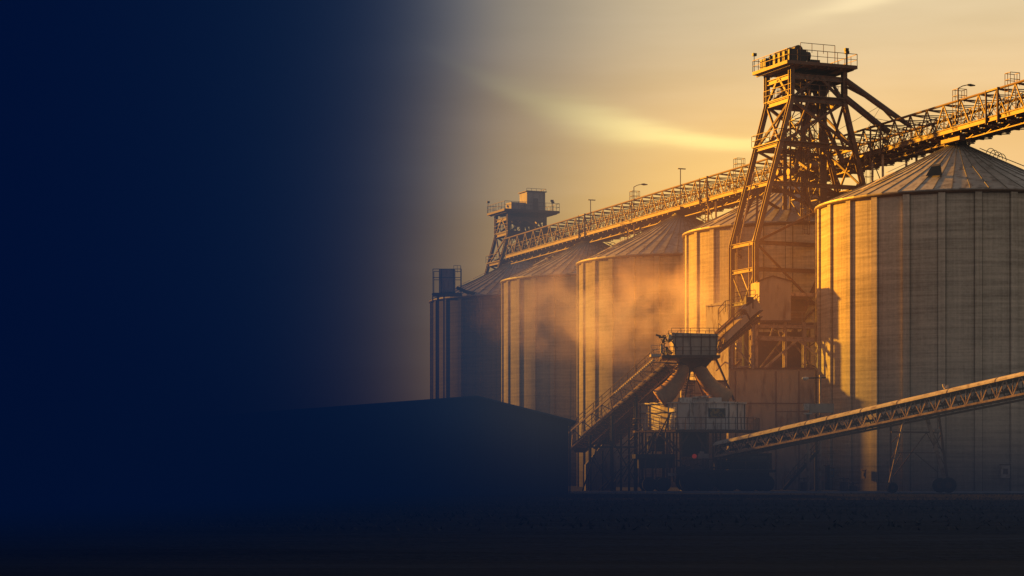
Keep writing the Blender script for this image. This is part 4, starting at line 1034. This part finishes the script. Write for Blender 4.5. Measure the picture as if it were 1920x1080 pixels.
# added volume fading the left side to navy, with mist near the ground
hm,nt,N,L,out=voltree('navy_fade_volume')
tc=N.new('ShaderNodeTexCoord'); sp=N.new('ShaderNodeSeparateXYZ'); L.new(tc.outputs['Object'],sp.inputs[0])
xs_=mth(N,L,'ADD',sp.outputs['X'],mth(N,L,'MULTIPLY',sp.outputs['Z'],-.06))
dx=ramp(N,L,xs_,-24,12,[(-24,.95),(-16,.64),(-11,.42),(-8,.27),(-5,.155),(-2.2,.092),(.6,.062),(3.5,.032),(7,.009),(12,0)])
dz_=ramp(N,L,sp.outputs['Z'],0,14,[(0,.14),(1.6,.13),(3.5,.060),(5.5,.024),(8,.007),(11,.001),(14,0)])
fx=ramp(N,L,sp.outputs['X'],-10,50,[(-10,1),(10,1),(25,.85),(50,.55)])
d=mth(N,L,'ADD',dx,mth(N,L,'MULTIPLY',dz_,fx)); d=mth(N,L,'MULTIPLY',d,.1)
ab=N.new('ShaderNodeVolumeAbsorption'); ab.inputs['Color'].default_value=(0,.05,.20,1); L.new(d,ab.inputs['Density'])
em=N.new('ShaderNodeEmission'); L.new(d,em.inputs['Strength'])
def colr(src,lo_,hi_,pts):
    mr=N.new('ShaderNodeMapRange'); mr.inputs['From Min'].default_value=lo_; mr.inputs['From Max'].default_value=hi_; L.new(src,mr.inputs['Value'])
    r=N.new('ShaderNodeValToRGB'); e=r.color_ramp.elements
    e[0].position=0; e[0].color=(*pts[0][1],1); e[1].position=1; e[1].color=(*pts[-1][1],1)
    for a,c in pts[1:-1]: e.new((a-lo_)/(hi_-lo_)).color=(*c,1)
    L.new(mr.outputs[0],r.inputs[0]); return r.outputs[0]
hi_c=colr(sp.outputs['X'],-20,30,[(-20,(.0003,.0040,.026)),(-11,(.0001,.0036,.024)),(-6,(.0010,.009,.034)),(-2.5,(.015,.034,.066)),(1.5,(.085,.082,.08)),(30,(.14,.11,.07))])
lo_c=colr(sp.outputs['X'],-20,30,[(-20,(.0003,.0040,.024)),(-5,(.0006,.005,.022)),(6,(.0035,.008,.018)),(30,(.008,.012,.020))])
zf=ramp(N,L,sp.outputs['Z'],0,16,[(0,0),(1.8,.1),(5,.6),(9,.95),(16,1)])
mc=N.new('ShaderNodeMixRGB'); L.new(zf,mc.inputs['Fac']); L.new(lo_c,mc.inputs[1]); L.new(hi_c,mc.inputs[2]); L.new(mc.outputs[0],em.inputs['Color'])
ad=N.new('ShaderNodeAddShader'); L.new(ab.outputs[0],ad.inputs[0]); L.new(em.outputs[0],ad.inputs[1]); L.new(ad.outputs[0],out.inputs['Volume'])
b=MB(); b.box(-75,75,22,175.2,.1,48); hz=struct('navy_fade',b,hm)
# warm glow around the crusher and tower foot, emitted in place of sunlit dust
gm,nt,N,L,out=voltree('golden_glow')
tc=N.new('ShaderNodeTexCoord'); ln=N.new('ShaderNodeVectorMath'); ln.operation='LENGTH'
mp=N.new('ShaderNodeMapping'); mp.inputs['Scale'].default_value=(1/24,1/13,1/19); L.new(tc.outputs['Object'],mp.inputs[0]); L.new(mp.outputs[0],ln.inputs[0])
f=mth(N,L,'SUBTRACT',1,ln.outputs['Value'],True); f=mth(N,L,'POWER',f,1.5)
d=mth(N,L,'MULTIPLY',f,.036)
ab=N.new('ShaderNodeVolumeAbsorption'); ab.inputs['Color'].default_value=(.2,.1,.0,1); L.new(d,ab.inputs['Density'])
em=N.new('ShaderNodeEmission'); em.inputs['Color'].default_value=(1,.27,.035,1); L.new(mth(N,L,'MULTIPLY',d,.62),em.inputs['Strength'])
ad=N.new('ShaderNodeAddShader'); L.new(ab.outputs[0],ad.inputs[0]); L.new(em.outputs[0],ad.inputs[1]); L.new(ad.outputs[0],out.inputs['Volume'])
b=MB(); b.box(-24,24,-13,13,-18.9,19); b.v=[v+Vector((17.5,192,19)) for v in b.v]
o=obj('dust_glow',b,gm,origin=(17.5,192,19)); o['kind']='structure'
# the drifting plume
pm,nt,N,L,out=voltree('dust_plume_smoke')
tc=N.new('ShaderNodeTexCoord'); mp=N.new('ShaderNodeMapping'); mp.inputs['Scale'].default_value=(1/16,1/7,1/6.6); L.new(tc.outputs['Object'],mp.inputs[0])
ln=N.new('ShaderNodeVectorMath'); ln.operation='LENGTH'; L.new(mp.outputs[0],ln.inputs[0])
f=mth(N,L,'SUBTRACT',1,ln.outputs['Value'],True)
no=N.new('ShaderNodeTexNoise'); no.inputs['Scale'].default_value=.26; no.inputs['Detail'].default_value=6; no.inputs['Distortion'].default_value=1.0; L.new(tc.outputs['Object'],no.inputs['Vector'])
nz=mth(N,L,'MULTIPLY',mth(N,L,'SUBTRACT',no.outputs['Fac'],.41),4.0,True)
d=mth(N,L,'MULTIPLY',mth(N,L,'MULTIPLY',mth(N,L,'POWER',f,1.1),nz),.30)
vs_=N.new('ShaderNodeVolumeScatter'); vs_.inputs['Color'].default_value=(.9,.6,.4,1); vs_.inputs['Anisotropy'].default_value=.35; L.new(d,vs_.inputs['Density'])
em=N.new('ShaderNodeEmission'); em.inputs['Color'].default_value=(1,.40,.12,1); L.new(mth(N,L,'MULTIPLY',d,.42),em.inputs['Strength'])  # emission put in for sun caught by the plume
ad=N.new('ShaderNodeAddShader'); L.new(vs_.outputs[0],ad.inputs[0]); L.new(em.outputs[0],ad.inputs[1]); L.new(ad.outputs[0],out.inputs['Volume'])
cpl=P(1160,578,215)
b=MB(); b.box(-16,16,-7,7,-7,7); b.v=[v+cpl for v in b.v]
o=obj('dust_plume',b,pm,origin=tuple(cpl)); props(o,'glowing orange dust cloud drifting left in front of the silos','dust')
for m_ in (hm,gm,pm):
    try: m_.volume_intersection_method
    except Exception: pass

# ------------------------------------------------------------------ sun, sky, camera
SAZ=R(125); SEL=R(14)
S=Vector((-math.sin(SAZ)*math.cos(SEL),-math.cos(SAZ)*math.cos(SEL),math.sin(SEL)))
ld=bpy.data.lights.new('sun','SUN'); ld.energy=18.0; ld.angle=R(1.6); ld.color=(1,.40,.015)
lo=bpy.data.objects.new('sun',ld); COL.objects.link(lo); lo.location=(-60,150,60); lo.rotation_euler=S.to_track_quat('Z','Y').to_euler()

w=bpy.data.worlds.new('World'); SC.world=w; w.use_nodes=True; nt=w.node_tree; N=nt.nodes; L=nt.links
bg=N['Background']; tc=N.new('ShaderNodeTexCoord'); nm=N.new('ShaderNodeVectorMath'); nm.operation='NORMALIZE'; L.new(tc.outputs['Generated'],nm.inputs[0])
sp=N.new('ShaderNodeSeparateXYZ'); L.new(nm.outputs[0],sp.inputs[0])
az=mth(N,L,'MULTIPLY',mth(N,L,'ARCTAN2',sp.outputs['X'],sp.outputs['Y']),57.2958)
el_=mth(N,L,'MULTIPLY',mth(N,L,'ARCSINE',sp.outputs['Z']),57.2958)
def colramp(src,lo_,hi_,pts):
    mr=N.new('ShaderNodeMapRange'); mr.inputs['From Min'].default_value=lo_; mr.inputs['From Max'].default_value=hi_; L.new(src,mr.inputs['Value'])
    r=N.new('ShaderNodeValToRGB'); r.color_ramp.interpolation='EASE'; e=r.color_ramp.elements
    e[0].position=(pts[0][0]-lo_)/(hi_-lo_); e[0].color=(*pts[0][1],1); e[1].position=(pts[-1][0]-lo_)/(hi_-lo_); e[1].color=(*pts[-1][1],1)
    for a,c in pts[1:-1]:
        q=e.new((a-lo_)/(hi_-lo_)); q.color=(*c,1)
    L.new(mr.outputs[0],r.inputs[0]); return r.outputs[0]
front=colramp(el_,-2,40,[(-2,(1.0,.42,.09)),(5,(1.0,.53,.14)),(8.5,(.96,.60,.25)),(12.5,(.80,.61,.35)),(20,(.30,.27,.22)),(40,(.14,.15,.17))])
def gauss(a,mu,sg):
    t_=mth(N,L,'DIVIDE',mth(N,L,'SUBTRACT',a,mu),sg); return mth(N,L,'EXPONENT',mth(N,L,'MULTIPLY',mth(N,L,'MULTIPLY',t_,t_),-1))
glow=mth(N,L,'MULTIPLY',gauss(az,5.5,5.0),gauss(el_,6.5,2.6))
# cirrus streaks laid along a gentle arc, broken by noise
nn_=N.new('ShaderNodeTexNoise'); nn_.inputs['Scale'].default_value=1; nn_.inputs['Detail'].default_value=5
cb=N.new('ShaderNodeCombineXYZ'); L.new(mth(N,L,'MULTIPLY',az,.35),cb.inputs['X']); L.new(mth(N,L,'MULTIPLY',el_,2.4),cb.inputs['Y']); L.new(cb.outputs[0],nn_.inputs['Vector'])
dev=mth(N,L,'SUBTRACT',az,6.9); ec=mth(N,L,'ADD',mth(N,L,'MULTIPLY',mth(N,L,'MULTIPLY',dev,dev),.030),8.72)
de=mth(N,L,'SUBTRACT',el_,ec); de=mth(N,L,'ADD',de,mth(N,L,'MULTIPLY',mth(N,L,'SUBTRACT',nn_.outputs['Fac'],.5),.35))
wd=mth(N,L,'ADD',mth(N,L,'MULTIPLY',gauss(az,1.8,2.2),.33),.16)
t_=mth(N,L,'DIVIDE',de,wd); st1=mth(N,L,'EXPONENT',mth(N,L,'MULTIPLY',mth(N,L,'MULTIPLY',t_,t_),-1))
st1=mth(N,L,'MULTIPLY',st1,gauss(az,4.0,3.9))
e2=mth(N,L,'ADD',mth(N,L,'MULTIPLY',mth(N,L,'SUBTRACT',az,8),.21),11.95)
st2=mth(N,L,'MULTIPLY',gauss(mth(N,L,'SUBTRACT',mth(N,L,'SUBTRACT',el_,e2),mth(N,L,'MULTIPLY',nn_.outputs['Fac'],.4)),-.1,.22),gauss(az,9.3,1.8))
def addc(base,fac,col):
    m_=N.new('ShaderNodeVectorMath'); m_.operation='SCALE'; m_.inputs[0].default_value=col; L.new(fac,m_.inputs['Scale'])
    a_=N.new('ShaderNodeVectorMath'); a_.operation='ADD'; L.new(base,a_.inputs[0]); L.new(m_.outputs[0],a_.inputs[1]); return a_.outputs[0]
c=addc(front,glow,(.40,.27,.0)); c=addc(c,st1,(.40,.42,.14)); c=addc(c,st2,(.2,.17,.09))
nb=N.new('ShaderNodeTexNoise'); nb.inputs['Scale'].default_value=.35; nb.inputs['Detail'].default_value=4; L.new(cb.outputs[0],nb.inputs['Vector'])
c=addc(c,mth(N,L,'MULTIPLY',mth(N,L,'SUBTRACT',nb.outputs['Fac'],.5),.34),(.7,.6,.45))
# the sky behind the viewer is a dull warm grey dusk
back=colramp(el_,-10,90,[(-10,(.05,.05,.05)),(0,(.25,.21,.175)),(25,(.39,.335,.285)),(90,(.22,.205,.19))])
fr=N.new('ShaderNodeMapRange'); fr.interpolation_type='SMOOTHSTEP'; fr.inputs['From Min'].default_value=.45; fr.inputs['From Max'].default_value=.93; L.new(sp.outputs['Y'],fr.inputs['Value'])
mx=N.new('ShaderNodeMixRGB'); L.new(fr.outputs[0],mx.inputs['Fac']); L.new(back,mx.inputs[1]); L.new(c,mx.inputs[2])
sky=N.new('ShaderNodeTexSky'); sky.sky_type='NISHITA'; sky.sun_disc=False; sky.sun_elevation=SEL; sky.sun_rotation=math.atan2(S.x,S.y); sky.dust_density=4
ns=N.new('ShaderNodeVectorMath'); ns.operation='SCALE'; L.new(sky.outputs[0],ns.inputs[0]); ns.inputs['Scale'].default_value=.004
sm_=N.new('ShaderNodeVectorMath'); sm_.operation='ADD'; L.new(mx.outputs[0],sm_.inputs[0]); L.new(ns.outputs[0],sm_.inputs[1])
L.new(sm_.outputs[0],bg.inputs['Color']); bg.inputs['Strength'].default_value=1.0

cd=bpy.data.cameras.new('camera'); cam=bpy.data.objects.new('camera',cd); COL.objects.link(cam); SC.camera=cam
cam.location=(0,0,CZ); cam.rotation_euler=(R(90),0,0); cd.sensor_width=36; cd.lens=F/1920*36; cd.shift_y=(HOR-540)/1920; cd.clip_end=20000; cd.clip_start=.5
SC.view_settings.view_transform='Standard'; SC.view_settings.look='None'; SC.view_settings.exposure=0
SC.render.engine='CYCLES'
SC.cycles.volume_step_rate=4; SC.cycles.volume_max_steps=64; SC.cycles.use_denoising=True
SC.cycles.max_bounces=6; SC.cycles.volume_bounces=1
